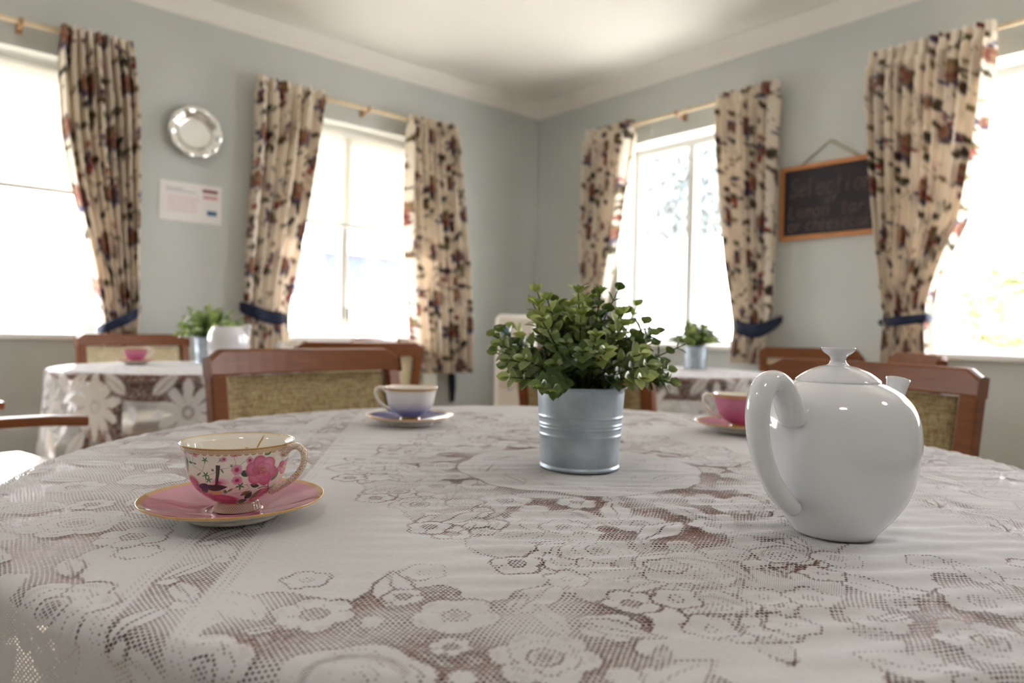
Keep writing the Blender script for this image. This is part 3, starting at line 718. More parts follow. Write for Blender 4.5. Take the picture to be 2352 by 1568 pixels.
c3 = curtain(True, [(935, 278), (932, 400), (930, 560), (933, 640), (944, 780), (950, 855)], [(1048, 297), (1051, 400), (1061, 520), (1070, 640), (1073, 760), (1071, 855)], zcb, 'untied floral curtain hanging straight, just left of the room corner', 9, 0.6, seed=3)
c4 = curtain(False, [(1355, 308), (1350, 420), (1342, 560), (1343, 650), (1347, 720), (1345, 834)], [(1458, 287), (1451, 340), (1436, 450), (1413, 600), (1395, 700), (1390, 740), (1395, 834)], zcbR3, 'narrow floral curtain just right of the room corner, behind the leafy plant', 8, 0.15, tie=pr(1370, 725, RO).z, seed=4)
c5 = curtain(False, [(1650, 232), (1652, 330), (1661, 450), (1673, 600), (1686, 700), (1690, 745), (1684, 834)], [(1793, 196), (1788, 260), (1784, 400), (1779, 560), (1775, 720), (1766, 760), (1752, 834)], zcbR3, 'floral curtain tied back to the left of the chalkboard', 8, 0.42, 1.8, tie=pr(1735, 755, RO).z, seed=5)
c6 = curtain(False, [(1997, 135), (1993, 220), (2000, 380), (2013, 540), (2030, 690), (2036, 735), (2028, 842)], [(2290, 70), (2281, 180), (2263, 330), (2226, 500), (2171, 620), (2146, 690), (2138, 735), (2141, 800), (2146, 842)], zcbR, 'large floral curtain overlapping the right end of the chalkboard', 12, 0.52, 1.7, amp=0.052, tie=pr(2080, 735, RO).z, seed=6)

def tieback(on_x, pts, wd, label):
    f = pl if on_x else pr; n = 40
    P3 = [f(x, y, o) for (x, y, o) in pts]
    c = smooth_curve([tuple(p) for p in P3], n); t = np.linspace(0, 1, n)
    half = wd * (0.35 + 0.65 * np.sin(PI * np.clip(t, 0.02, 0.98)) ** 0.6)
    out = np.array([0, -1, 0]) if on_x else np.array([-1, 0, 0])
    V = []; 
    for k in range(n):
        for (dz, do) in ((1, 0.0), (0.7, 0.006), (-0.7, 0.006), (-1, 0.0), (-0.7, -0.002), (0.7, -0.002)):
            V.append(c[k] + np.array([0, 0, 1]) * dz * half[k] + out * do)
    org = c.mean(axis=0)
    o = mesh_np('curtain_tieback', np.array(V) - org, grid_faces(n, 6, True), M['navy'], loc=tuple(org))
    return tag(o, label, 'tieback', 'navy curtain tiebacks')
fo = RO + 0.105
tieback(True, [(322, 704, 0.01), (321, 712, RO), (300, 728, fo + 0.01), (268, 742, fo + 0.01), (238, 754, fo), (222, 757, RO)], 0.030, 'navy tieback slanting down to the left around the leftmost curtain')
tieback(True, [(550, 702, 0.01), (556, 706, RO + 0.02), (585, 716, fo + 0.01), (615, 727, fo + 0.01), (645, 731, fo + 0.005), (662, 729, RO)], 0.040, 'navy tieback slanting down to the right around the curtain beside the notice')
tieback(False, [(1342, 718, 0.01), (1350, 722, RO), (1368, 728, fo), (1385, 726, fo), (1396, 718, RO)], 0.035, 'navy tieback glimpsed behind the leafy plant on the narrow curtain')
tieback(False, [(1688, 742, RO), (1696, 750, fo - 0.01), (1718, 758, fo + 0.01), (1745, 758, fo + 0.005), (1772, 747, RO + 0.02), (1797, 732, 0.008)], 0.042, 'navy tieback sagging around the curtain left of the chalkboard')
tieback(False, [(2018, 740, 0.01), (2032, 740, RO + 0.03), (2060, 737, fo + 0.015), (2100, 733, fo + 0.015), (2130, 729, fo), (2142, 730, RO)], 0.024, 'thin navy tieback straight across the large right curtain')
# loose tieback hanging from its hook
q = pl(1037, 868, 0.012); q2 = pl(1042, 922, 0.012)
mb = MB(); n = 20
c = smooth_curve([(q.x, q.y, q.z + 0.12), (q.x, q.y - 0.012, q.z), (q.x + 0.004, q.y - 0.012, (q.z + q2.z) / 2), (q.x + 0.012, q.y, q2.z)], n)
V = []
for k in range(n):
    hw = 0.030 * (0.5 + 0.5 * math.sin(PI * min(0.9, k / (n - 1)))) 
    for (dx, do) in ((1, 0), (0.6, -0.006), (-0.6, -0.006), (-1, 0), (-0.6, 0.004), (0.6, 0.004)): V.append(c[k] + np.array([dx * hw, do, 0]))
org = c.mean(axis=0)
tag(mesh_np('curtain_tieback', np.array(V) - org, grid_faces(n, 6, True), M['navy'], loc=tuple(org)), 'loose navy tieback hanging below the hem of the untied curtain', 'tieback', 'navy curtain tiebacks')

# ------------------------------------------------------------------ wall things
# silver platter
pc = pl(446, 306, 0.012)
t = thing('wall_plate', 'round silver plate with fluted rim hung on the wall above the notice', 'plate', pc)
rp = 0.5 * abs(pl(506, 306).x - pl(385, 306).x); nth, prof = 96, [(0.0, -0.012), (0.5, -0.012), (0.60, -0.013), (0.64, -0.02), (0.68, -0.03), (0.84, -0.036), (0.98, -0.040), (1.0, -0.038), (0.985, -0.033), (0.70, -0.022), (0.6, -0.004), (0.0, -0.003)]
th = np.linspace(0, 2 * PI, nth, endpoint=False); V = []
for (r, d) in prof:
    k = r * rp * (1 + (0.045 * np.abs(np.cos(5 * th)) - 0.02 if r > 0.8 else 0 * th)); dd = d - (0.006 * np.cos(10 * th) if 0.7 < r < 0.97 else 0 * th)
    V.append(np.stack([np.maximum(k, 1e-4) * np.cos(th), dd, np.maximum(k, 1e-4) * np.sin(th)], -1))
V = np.array(V); split = 4
mesh_np('dish_centre', V[:split].reshape(-1, 3), grid_faces(split, nth, True), M['silver'], t)
mesh_np('fluted_rim', V[split - 1:].reshape(-1, 3), grid_faces(len(prof) - split + 1, nth, True), M['silver'], t)
# printed notice
a, b = pl(366, 409, 0.0), pl(509, 433, 0.0); a2, b2 = pl(367, 503, 0.0), pl(508, 517, 0.0)
zt, zb = 0.5 * (a.z + b.z), 0.5 * (a2.z + b2.z); xw = b.x - a.x; hh = zt - zb
t = thing('notice_sheet', 'white laminated notice with a dark red block and a blue button, under the silver plate', 'notice', ((a.x + b.x) / 2, BY, (zt + zb) / 2))
MB().box(-xw / 2, xw / 2, -0.005, 0, -hh / 2, hh / 2).build('sheet', M['paper'], t, bevel=0.002)
def mark(nm_, u0, u1, v0, v1, mat): MB().box(-xw / 2 + u0 * xw, -xw / 2 + u1 * xw, -0.0062, -0.0045, hh / 2 - v1 * hh, hh / 2 - v0 * hh).build(nm_, mat, t)
mark('red_block', 0.68, 0.93, 0.11, 0.20, M['ink_red']); mark('pink_strip', 0.69, 0.93, 0.27, 0.36, M['ink_pink']); mark('blue_button', 0.76, 0.92, 0.66, 0.78, M['ink_blue'])
mb = MB(); rr = random.Random(3)
for v, e in ((0.16, 0.36), (0.22, 0.55)):
    u = 0.10
    while u < e:
        l = rr.uniform(0.02, 0.06); mb.box(-xw / 2 + u * xw, -xw / 2 + (u + l) * xw, -0.0062, -0.0045, hh / 2 - (v + 0.03) * hh, hh / 2 - v * hh); u += l + 0.012
mb.build('heading_lines', M['ink_blue'] if False else M['ink_grey'], t)
mb = MB()
for r in range(8):
    u = 0.13
    while u < 0.62:
        l = rr.uniform(0.02, 0.07)
        if u + l < 0.64: mb.box(-xw / 2 + u * xw, -xw / 2 + (u + l) * xw, -0.0060, -0.0045, hh / 2 - (0.36 + r * 0.055 + 0.012) * hh, hh / 2 - (0.36 + r * 0.055) * hh)
        u += l + 0.015
mb.build('text_lines', M['ink_pink'], t)

# chalkboard
GL = {
 'S': [[(.9, .85), (.6, 1), (.25, .9), (.2, .65), (.5, .52), (.8, .38), (.75, .1), (.4, 0), (.1, .12)]],
 'e': [[(.15, .33), (.75, .38), (.7, .58), (.45, .62), (.2, .45), (.2, .15), (.5, 0), (.8, .12)]],
 'l': [[(.3, 1), (.28, .1), (.5, 0)]], 'i': [[(.4, .6), (.38, 0)], [(.42, .82), (.43, .86)]],
 'c': [[(.8, .52), (.5, .62), (.2, .42), (.2, .15), (.5, 0), (.8, .1)]],
 't': [[(.45, 1), (.42, .1), (.65, 0)], [(.15, .64), (.8, .68)]],
 'o': [[(.5, .62), (.2, .45), (.2, .15), (.5, 0), (.8, .18), (.78, .48), (.5, .62)]],
 'n': [[(.2, .6), (.2, 0)], [(.2, .42), (.5, .62), (.75, .48), (.76, 0)]],
 'f': [[(.8, .95), (.55, 1), (.42, .8), (.4, 0)], [(.15, .58), (.75, .62)]],
 'L': [[(.25, 1), (.2, 0), (.85, .03)]],
 'm': [[(.1, .6), (.1, 0)], [(.1, .45), (.3, .62), (.48, .45), (.48, 0)], [(.48, .45), (.7, .62), (.9, .45), (.9, 0)]],
 'a': [[(.75, .58), (.4, .6), (.18, .35), (.25, .05), (.5, .05), (.72, .3), (.75, .58), (.75, .1), (.9, 0)]],
 'r': [[(.25, .6), (.25, 0)], [(.25, .38), (.5, .6), (.8, .55)]],
 'h': [[(.2, 1), (.2, 0)], [(.2, .4), (.5, .6), (.75, .45), (.76, 0)]],
 's': [[(.75, .55), (.45, .62), (.25, .48), (.5, .32), (.75, .18), (.5, 0), (.2, .08)]],
 'k': [[(.22, 1), (.2, 0)], [(.75, .6), (.25, .28), (.8, 0)]]}
p0, p1 = pr(1797, 390, 0.0), pr(1796, 555, 0.0); yL = p0.y; zT, zB = pr(1900, 371, 0).z, pr(1900, 546, 0).z
yR = pr(2046, 440, 0).y
bw, bh = yL - yR, zT - zB
t = thing('chalkboard', 'black chalkboard menu in a wooden frame hung by a string', 'chalkboard', (AX - 0.002, (yL + yR) / 2, (zT + zB) / 2), -PI / 2)
fw_ = 0.026
MB().box(-bw / 2 + fw_, bw / 2 - fw_, -0.014, -0.002, -bh / 2 + fw_, bh / 2 - fw_).build('slate', M['black'], t)
mb = MB()
mb.box(-bw / 2, bw / 2, -0.022, 0, bh / 2 - fw_, bh / 2); mb.box(-bw / 2, bw / 2, -0.022, 0, -bh / 2, -bh / 2 + fw_)
mb.box(-bw / 2, -bw / 2 + fw_, -0.022, 0, -bh / 2 + fw_, bh / 2 - fw_); mb.box(bw / 2 - fw_, bw / 2, -0.022, 0, -bh / 2 + fw_, bh / 2 - fw_)
mb.build('board_frame', M['oak'], t, bevel=0.003)
def chalk(txt, x0, zbase, cw, ch, slant=0.18, tilt=0.0):
    mb = MB(); x = x0; rr = random.Random(len(txt))
    for chx in txt:
        if chx == ' ': x += cw * 0.7; continue
        for st in GL[chx]:
            pts = [(x + (px + slant * py) * cw, -0.0152, zbase + py * ch + (x - x0) * tilt) for px, py in st]
            mb.tube(smooth_curve(pts, max(6, 5 * len(pts))) if len(pts) > 2 else pts, 0.0032, 5, ell=0.3, ref=(0, 1, 0))
        x += cw * rr.uniform(0.9, 1.02)
    return mb
H2 = bh / 2
lw = bw - 2 * fw_
chalk('Selection', -lw / 2 + 0.03, H2 - 0.42 * bh, lw / 10.2, 0.24 * bh).build('chalk_heading', M['chalk'], t, smooth=True)
chalk('of', -0.045, H2 - 0.535 * bh, lw / 15, 0.09 * bh).build('chalk_word', M['chalk'], t, smooth=True)
for wrd, fx, zb_, cw_ in (('Lemon', 0.02, 0.70, 11.2), ('tart', 0.56, 0.70, 11.2), ('or', 0.02, 0.885, 13.2), ('cheesecake', 0.21, 0.885, 13.2)):
    chalk(wrd, -lw / 2 + 0.012 + fx * lw, H2 - zb_ * bh, lw / cw_, 0.17 * bh).build('chalk_word', M['chalk'], t, smooth=True)
ap = pr(1908, 322, 0.0); s1, s2 = pr(1842, 383, 0), pr(1978, 358, 0)
lc = lambda p: (-(p.y - t.location.y), p.z - t.location.z)
(a_, b_), (c_, d_), (e_, f_) = lc(s1), lc(ap), lc(s2)
MB().tube([(a_, -0.01, H2 - 0.004), (c_, -0.006, d_), (e_, -0.01, H2 - 0.004)], 0.005, 7, ref=(0, 1, 0)).build('hanging_string', M['string'], t, smooth=True)

# cream upright appliance in the corner
q0 = at_depth(1130, 930, 4.75); q1 = at_depth(1213, 930, 4.75); zt_ = at_depth(1170, 722, 4.75).z
t = thing('air_cooler', 'tall cream appliance with rounded top standing in the room corner', 'appliance', ((q0.x + q1.x) / 2 + 0.12, (q0.y + q1.y) / 2 + 0.10, 0), math.radians(-38))
hw = (q1 - q0).length / 2 * 1.12
mb = MB().box(-hw, hw, -0.17, 0.17, 0.02, zt_); mb.build('housing', M['appliance'], t, bevel=0.035, seg=4)
MB().box(-hw + 0.02, hw - 0.02, -0.174, -0.168, zt_ - 0.5, zt_ - 0.43).build('seam_strip', M['seat'], t)
mb = MB(); 
for k in range(6): mb.box(-hw + 0.03, hw - 0.03, -0.173, -0.168, 0.1 + k * 0.03, 0.112 + k * 0.03)
mb.build('grille', M['ink_grey'], t)
th = np.linspace(0, 2 * PI, 24, endpoint=False)
def disc(name, cx, cz, r, mat, sx=1.0): 
    V = [(cx + r * sx * math.cos(a), -0.1725, cz + r * math.sin(a)) for a in th] + [(cx + r * sx * math.cos(a), -0.168, cz + r * math.sin(a)) for a in th]
    MB().add(V, [tuple(range(24))[::-1]] + [(i, (i + 1) % 24, 24 + (i + 1) % 24, 24 + i) for i in range(24)]).build(name, mat, t)
disc('blue_sticker', -hw + 0.062, zt_ - 0.12, 0.036, M['ink_blue'], 0.8); disc('grey_emblem', -hw + 0.10, zt_ - 0.50, 0.020, M['ink_grey'])

# two pale wall boxes under the window beside the loose tieback
for xa, xb, lb in ((941, 964, 'left of two pale mint boxes low on the wall under the untied curtain'), (971, 1003, 'right of two pale mint boxes low on the wall under the untied curtain')):
    a, b = pl(xa, 862, 0.14), pl(xb, 862, 0.14); z1, z0 = pl(xa, 855, 0.14).z, pl(xa, 893, 0.14).z
    t = thing('wall_box', lb, 'box', ((a.x + b.x) / 2, BY, (z0 + z1) / 2))
    h = (b.x - a.x) / 2; v = (z1 - z0) / 2
    MB().box(-h, h, -0.15, 0, -v, v).build('body', M['mint'], t, bevel=0.008, seg=3)
    MB().box(-h * 0.7, h * 0.7, -0.153, -0.149, -v * 0.7, v * 0.7).build('front_plate', M['white'], t, bevel=0.001)

# ------------------------------------------------------------------ chairs
CW_, CHH = 0.56, 0.868
def chair_parts(t, pale=False, arms=True):
    fab = M['fabric_pale'] if pale else M['fabric']; wd = M['wood']; rec = 0.17
    w = CW_ / 2; zt = CHH; y_at = lambda z: -0.25 - rec * max(0.0, z - 0.44)      # back plane leans with height
    cur = lambda x: -0.035 * (1 - (x / w) ** 2)
    # top rail, curved in plan, chamfered ends
    n = 17; V = []; Fc = []
    for i in range(n):
        x = -w + 2 * w * i / (n - 1); e = min(1.0, (w - abs(x)) / 0.028); top = zt - 0.022 * (1 - e)
        for (dy, z) in ((0.016, top - 0.002), (0.016, zt - 0.060), (-0.018, zt - 0.060), (-0.018, top - 0.002), (0.0, top + 0.001)):
            V.append((x, y_at(z) + cur(x) + dy, z))
    for i in range(n - 1):
        for j in range(5):
            a = i * 5 + j; b = i * 5 + (j + 1) % 5; Fc.append((a, b, b + 5, a + 5))
    Fc += [tuple(range(5)), tuple(reversed(range((n - 1) * 5, n * 5)))]
    MB().add(V, Fc).build('top_rail', wd, t, bevel=0.004)
    # posts run from the floor to the rail
    for s in (-1, 1):
        mb = MB(); zz = [0.0, 0.22, 0.42, 0.6, zt - 0.058]; V = []
        for z in zz:
            yy = (-0.25 - 0.12 * (0.44 - z) if z < 0.44 else y_at(z)); hx = 0.020
            for (dx, dy) in ((-hx, -0.018), (hx, -0.018), (hx, 0.018), (-hx, 0.018)): V.append((s * (w - 0.022) + dx, yy + dy + (cur(w - 0.022)), z))
        m = len(zz); Fc = [(i * 4 + j, i * 4 + (j + 1) % 4, i * 4 + 4 + (j + 1) % 4, i * 4 + 4 + j) for i in range(m - 1) for j in range(4)] + [(3, 2, 1, 0), tuple((m - 1) * 4 + j for j in range(4))]
        mb.add(V, Fc).build('back_post', wd, t, bevel=0.004)
    # upholstered back panel (curved slab) and its lower rail
    def slab(z0, z1, th_, mat, nm_, xin):
        nx, nz = 13, 7; V = []; ww = w - xin
        for side in (1, -1):
            for k in range(nz):
                z = z0 + (z1 - z0) * k / (nz - 1)
                for i in range(nx):
                    x = -ww + 2 * ww * i / (nx - 1); puff = 0.006 * (1 - (x / ww) ** 4) * (1 - (2 * k / (nz - 1) - 1) ** 4)
                    V.append((x, y_at(z) + cur(x) + side * (th_ / 2 + puff), z))
        F1 = []; o = nx * nz
        for k in range(nz - 1):
            for i in range(nx - 1):
                a = k * nx + i; F1.append((a + 1, a, a + nx, a + nx + 1)); F1.append((o + a, o + a + 1, o + a + nx + 1, o + a + nx))
        for k in range(nz - 1):
            for i in (0, nx - 1):
                a = k * nx + i; F1.append((a, a + o, a + nx + o, a + nx))
        for i in range(nx - 1):
            for k in (0, nz - 1):
                a = k * nx + i; F1.append((a, a + 1, a + 1 + o, a + o))
        return MB().add(V, F1).build(nm_, mat, t, smooth=(mat is fab))
    slab(0.575, zt - 0.064, 0.018, fab, 'back_panel', 0.046)
    slab(0.53, 0.572, 0.028, wd, 'lower_rail', 0.044)
    MB().box(-w + 0.02, w - 0.02, -0.235, 0.23, 0.36, 0.415).build('seat_frame', wd, t, bevel=0.005)
    MB().box(-w + 0.015, w - 0.015, -0.228, 0.25, 0.418, 0.485).build('seat', M['seat'], t, bevel=0.022, seg=4, smooth=True)
    for s in (-1, 1):
        mb = MB(); V = [(s * (w - 0.04) + dx * q, 0.21 + dy * q, z) for z, q in ((0.0, 0.014), (0.36, 0.021)) for dx, dy in ((-1, -1), (1, -1), (1, 1), (-1, 1))]
        mb.add(V, [(3, 2, 1, 0), (4, 5, 6, 7)] + [(j, (j + 1) % 4, 4 + (j + 1) % 4, 4 + j) for j in range(4)]).build('leg', wd, t, bevel=0.003)
    if arms:
        for s in (-1, 1):
            x0 = s * (w + 0.008); pts = [(-0.30, 0.645), (-0.1, 0.655), (0.1, 0.65), (0.2, 0.64)]; V = []
            for (y, z) in pts:
                for (dx, dz) in ((-0.026, -0.014), (0.026, -0.014), (0.026, 0.014), (-0.026, 0.014)): V.append((x0 + dx, y, z + dz))
            m = len(pts); Fc = [(i * 4 + j, i * 4 + (j + 1) % 4, i * 4 + 4 + (j + 1) % 4, i * 4 + 4 + j) for i in range(m - 1) for j in range(4)] + [(3, 2, 1, 0), tuple((m - 1) * 4 + j for j in range(4))]
            MB().add(V, Fc).build('armrest', wd, t, bevel=0.006)
            MB().box(x0 - 0.018, x0 + 0.018, -0.06, -0.02, 0.0, 0.645).build('arm_support', wd, t, bevel=0.005)
proto = {}
def chair(label, lat, fw_d, face, pale=False, arms=True, used=[]):
    """(lat, fw_d): middle of the back rail; face: direction it faces in (lateral, forward)"""
    v = LT * face[0] + FW * face[1]; rz = math.atan2(v.y, v.x) - PI / 2; v.normalize()
    p = gp(lat, fw_d); p = p + v * (0.25 + 0.17 * (CHH - 0.44))
    key = (pale, arms)
    if key not in proto:
        t = thing('dining_chair', label, 'chair'); chair_parts(t, pale, arms); proto[key] = t
    else: t = copy_tree(proto[key])
    t.location = (p.x, p.y, 0); t.rotation_euler = (0, 0, rz); tag(t, label, 'chair', 'wooden dining chairs')
    return t
chair('brown wooden chair with woven back just beyond the table, left of the blue saucer', -0.52, 1.81, (0.76, -0.65), arms=False)
chair('brown wooden chair with woven back just beyond the white teapot', 0.87, 1.72, (-0.88, -0.48), arms=False)
chair('wooden chair seen from behind to the right of the white mug', -0.62, 2.89, (-0.60, 0.80), pale=True, arms=False)
chair('far wooden chair below the window left of the corner, only its top rail showing', -0.83, 4.25, (-0.76, -0.65), pale=True, arms=False)
chair('pale backed wooden chair against the wall under the silver plate, behind the left table', -1.96, 3.62, (0.80, -0.60), pale=True, arms=False)
chair('wooden chair by the wall under the chalkboard', 1.69, 3.92, (-0.42, -0.91), pale=True, arms=False)
chair('wooden chair edge on below the large right curtain, top rail shining white', 1.72, 2.96, (-0.98, 0.2), arms=False)
chair('wooden chair mostly hidden behind the leafy plant bucket', 0.24, 2.44, (0.62, 0.78), arms=False)
ch = chair('wooden armchair with beige seat cut off by the left edge, beside the left table', -1.76, 1.74, (0.56, 0.83), pale=True, arms=True)

# ------------------------------------------------------------------ tables
def table(label, center, R):
    p = gp(*center); t = thing('dining_table', label, 'table', (p.x, p.y, 0))
    prof = [(0, TZ - 0.03), (R - 0.02, TZ - 0.03), (R - 0.004, TZ - 0.022), (R, TZ - 0.012), (R - 0.003, TZ - 0.002), (R - 0.01, TZ), (0, TZ)]
    lathe('tabletop', prof, 96, M['table_wood'], t)
    lathe('apron', [(R * 0.62, TZ - 0.11), (R * 0.64, TZ - 0.11), (R * 0.64, TZ - 0.031), (R * 0.62, TZ - 0.031)], 64, M['table_wood'], t)
    for k in range(4):
        a = PI / 4 + k * PI / 2 + 0.4; x, y = R * 0.58 * math.cos(a), R * 0.58 * math.sin(a)
        lathe('leg', [(0, 0), (0.022, 0), (0.026, 0.05), (0.03, 0.4), (0.034, TZ - 0.12), (0.034, TZ - 0.032), (0, TZ - 0.032)], 16, M['table_wood'], t, loc=(x, y, 0))
    return t
TC = (0.06, 0.98); TR = 0.645
table('large round brown wooden table under the lace cloth in the foreground', TC, TR)
L = Lace(-0.90, 0.90, -0.88, 0.88, 0.0023)
bk = on_z(1330, 1076.5, TZ); BLAT, BFW = bk.dot(LT), bk.dot(FW)
main_lace(L)
drape('lace_tablecloth', L, TC, (BLAT - TC[0], BFW - TC[1]), 0.117, TR, M['lace'], 0.9, 3, 'white floral lace tablecloth with brown wood showing through, on the foreground table', wrinkle=0.0012, round_cloth=0.93, flare=0.03, skirt=0.5)
TC2 = (-1.30, 2.85); TR2 = 0.50
table('round table at the left under a daisy lace cloth, in front of the windows', TC2, TR2)
L2 = Lace(-0.94, 0.94, -0.94, 0.94, 0.006); far_lace(L2, 3, TR2)
drape('lace_tablecloth', L2, TC2, (0, 0), 0.2, TR2, M['lace_far'], 1.1, 5, 'white lace tablecloth with big daisy flowers on the left table', round_cloth=TR2 + 0.34, flare=0.03)
TC3 = (0.78, 3.36); TR3 = 0.50
table('round table at the right under a white cloth, by the window right of the corner', TC3, TR3)
L3 = Lace(-1.0, 1.0, -1.0, 1.0, 0.008); far_lace(L3, 9, TR3)
drape('lace_tablecloth', L3, TC3, (0, 0), 0.9, TR3, M['lace_far'], 1.1, 8, 'white tablecloth with shaded hanging sides on the table beyond the plant', round_cloth=TR3 + 0.25, flare=0.03)

# ------------------------------------------------------------------ potted plants
ZT = TZ + 0.0035
def leaf_geo(L_, W_, cup, nseg=5):
    """rounded leaf, base at origin, along +x, up +z"""
    V = [(0, 0, 0)]; rows = []
    for i in range(1, nseg):
        u = i / nseg; hw = W_ * math.sin(PI * u ** 0.8) ** 0.75; z = -cup * L_ * u * u
        rows.append(len(V)); V += [(u * L_, -hw, z + cup * hw * 1.5), (u * L_, 0, z), (u * L_, hw, z + cup * hw * 1.5)]
    tip = len(V); V.append((L_, 0, -cup * L_)); Fc = [(0, rows[0], rows[0] + 1), (0, rows[0] + 1, rows[0] + 2)]
    for a, b in zip(rows[:-1], rows[1:]): Fc += [(a, b, b + 1, a + 1), (a + 1, b + 1, b + 2, a + 2)]
    a = rows[-1]; Fc += [(a, tip, a + 1), (a + 1, tip, a + 2)]
    return np.array(V), Fc
def plant(label, loc, sc=1.0, nst=74, seed=1, fine=True, rz=0.0, leaf_gain=1.0):
    t = thing('potted_plant', label, 'potted plant', loc, rz, 'leafy plants in metal buckets'); rr = random.Random(seed)
    R1, R0, H = 0.0592 * sc, 0.0492 * sc, 0.105 * sc
    rad = lambda z: R0 + (R1 - 0.003 * sc - R0) * z / H
    prof = [(0, 0.002), (R0 - 0.002, 0.002), (R0 + 0.0016, 0.0), (R0 + 0.0022, 0.002), (R0 + 0.0016, 0.0042), (R0, 0.005)]
    z = 0.006
    ribs = (0.043, 0.0525, 0.0565, 0.066)
    while z < H / sc - 0.004:
        b = sum(0.0009 * math.exp(-((z - q) / 0.0013) ** 2) for q in ribs); prof.append((rad(z * sc) + b * sc, z * sc)); z += 0.0009 if 0.038 < z < 0.071 else 0.006
    prof += [(R1 - 0.004 * sc, H - 0.004 * sc), (R1 - 0.001 * sc, H - 0.003 * sc), (R1, H - 0.0015 * sc), (R1 - 0.001 * sc, H), (R1 - 0.0032 * sc, H - 0.0006 * sc), (R1 - 0.005 * sc, H - 0.004 * sc), (rad(H * 0.8) - 0.0015 * sc, H * 0.8), (0, H * 0.8)]
    lathe('bucket', prof, 72, M['galv'], t)
    lathe('soil', [(rad(H * 0.82) - 0.003, H * 0.8 + 0.001), (rad(H * 0.85) - 0.004, H * 0.86), (0.03 * sc, H * 0.93), (0, H * 0.96)], 32, M['soil'], t)
    LV, LF, LC = [], [], []; st = MB()
    def put(pos, d, up, L_, W_, cup, c):
        V, Fc = leaf_geo(L_, W_, cup); d = d.normalized(); s_ = up.cross(d)
        if s_.length < 1e-3: s_ = Vector((1, 0, 0))
        s_.normalize(); n = d.cross(s_); o = len(LV)
        for i, (x, y, z) in enumerate(V):
            LV.append(tuple(pos + d * x + s_ * y + n * z)); k = 1.0 + 0.10 * (abs(y) / W_ - 0.3); LC.append([min(1, v * k) for v in c])
        LF.extend([tuple(q + o for q in f) for f in Fc])
    dark, mid, lime = leaf_gain * linA((58, 78, 42)), leaf_gain * linA((104, 122, 62)), linA((176, 186, 112)) * min(leaf_gain, 1.3)  # leaf colours scaled up; on the far plants this paints in daylight
    for k in range(nst):
        az = 2 * PI * (k * 0.381966) + rr.uniform(-0.25, 0.25); el = math.radians(8 + 78 * (((k + 0.5) / nst) ** 0.9)) + rr.uniform(-0.1, 0.1)
        if rr.random() < 0.12: el = math.radians(rr.uniform(-8, 10))
        ln = (0.098 + 0.010 * rr.uniform(-1, 1) + 0.022 * math.sin(el) ** 2 * rr.uniform(0.0, 1.0) + (0.016 if rr.random() < 0.2 else 0)) * sc
        rad0 = rr.uniform(0.0, 0.034) * sc
        p = Vector((rad0 * math.cos(az), rad0 * math.sin(az), H * 0.9)); d = Vector((math.cos(az) * math.cos(el), math.sin(az) * math.cos(el), math.sin(el) + 0.25)).normalized()
        pts = [p.copy()]; ns = 9; bend = Vector((math.cos(az), math.sin(az), -0.55)) * rr.uniform(0.05, 0.16) if el < 0.9 else Vector((rr.uniform(-1, 1), rr.uniform(-1, 1), 0)) * 0.09
        for i in range(ns):
            d = (d + bend * 0.35 + Vector((rr.uniform(-1, 1), rr.uniform(-1, 1), rr.uniform(-1, 1))) * 0.05).normalized(); p = p + d * (ln / ns)
            if p.z < H + 0.004 and math.hypot(p.x, p.y) < R1 + 0.012: p.z = H + 0.004
            pts.append(p.copy())
        if fine: st.tube([tuple(q) for q in pts], np.linspace(0.0013, 0.0007, ns + 1) * sc, 5, cap=False)
        bright = rr.uniform(0.0, 1.0) ** 1.6
        for i in range(2, ns + 1):
            u = i / ns; dd = (pts[i] - pts[i - 1]).normalized(); side = dd.cross(Vector((0, 0, 1)))
            if side.length < 1e-3: side = Vector((1, 0, 0))
            side.normalize(); oth = dd.cross(side); ax_ = side if i % 2 else oth
            sz = (0.0205 * math.sin(PI * min(1, 0.25 + 0.75 * (1 - u) + 0.12)) ** 0.8 * (1 - 0.38 * u) + 0.0035) * sc * rr.uniform(0.85, 1.15)
            for sg in (-1, 1):
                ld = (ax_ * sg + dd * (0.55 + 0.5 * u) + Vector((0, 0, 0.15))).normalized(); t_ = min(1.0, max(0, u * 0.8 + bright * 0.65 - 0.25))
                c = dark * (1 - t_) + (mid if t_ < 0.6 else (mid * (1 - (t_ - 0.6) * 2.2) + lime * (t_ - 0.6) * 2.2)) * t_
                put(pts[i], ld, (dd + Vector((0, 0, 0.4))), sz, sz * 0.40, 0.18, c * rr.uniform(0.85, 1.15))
        for sg in (-1, 0, 1): put(pts[-1], (d + side * sg * 0.5), Vector((0.2, 0.1, 1)), 0.0125 * sc, 0.0042 * sc, 0.1, (lime * 0.55 + mid * 0.45))
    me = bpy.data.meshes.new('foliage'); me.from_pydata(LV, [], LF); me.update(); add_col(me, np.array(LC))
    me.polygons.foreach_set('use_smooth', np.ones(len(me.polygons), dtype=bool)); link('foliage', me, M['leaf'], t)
    if fine: st.build('stems', M['stem'], t, smooth=True)
    return t
plant('leafy green plant in a galvanised bucket at the centre of the foreground table', (bk.x, bk.y, ZT), 1.0, 94, 4, leaf_gain=1.15)
q = on_z(1597, 850, TZ); q = gp(q.dot(LT) / q.dot(FW) * 3.62, 3.62)
plant('small bushy plant in a galvanised bucket on the far right table', (q.x, q.y, ZT), 1.12, 90, 8, rz=1.0, leaf_gain=1.7)
q = gp(-0.434 * 3.10, 3.10); plant('bushy plant in a pale bucket on the left table behind the white pot', (q.x, q.y, ZT), 1.12, 90, 9, rz=2.0, leaf_gain=2.4)  # leaf colour brightened so the foliage looks lit

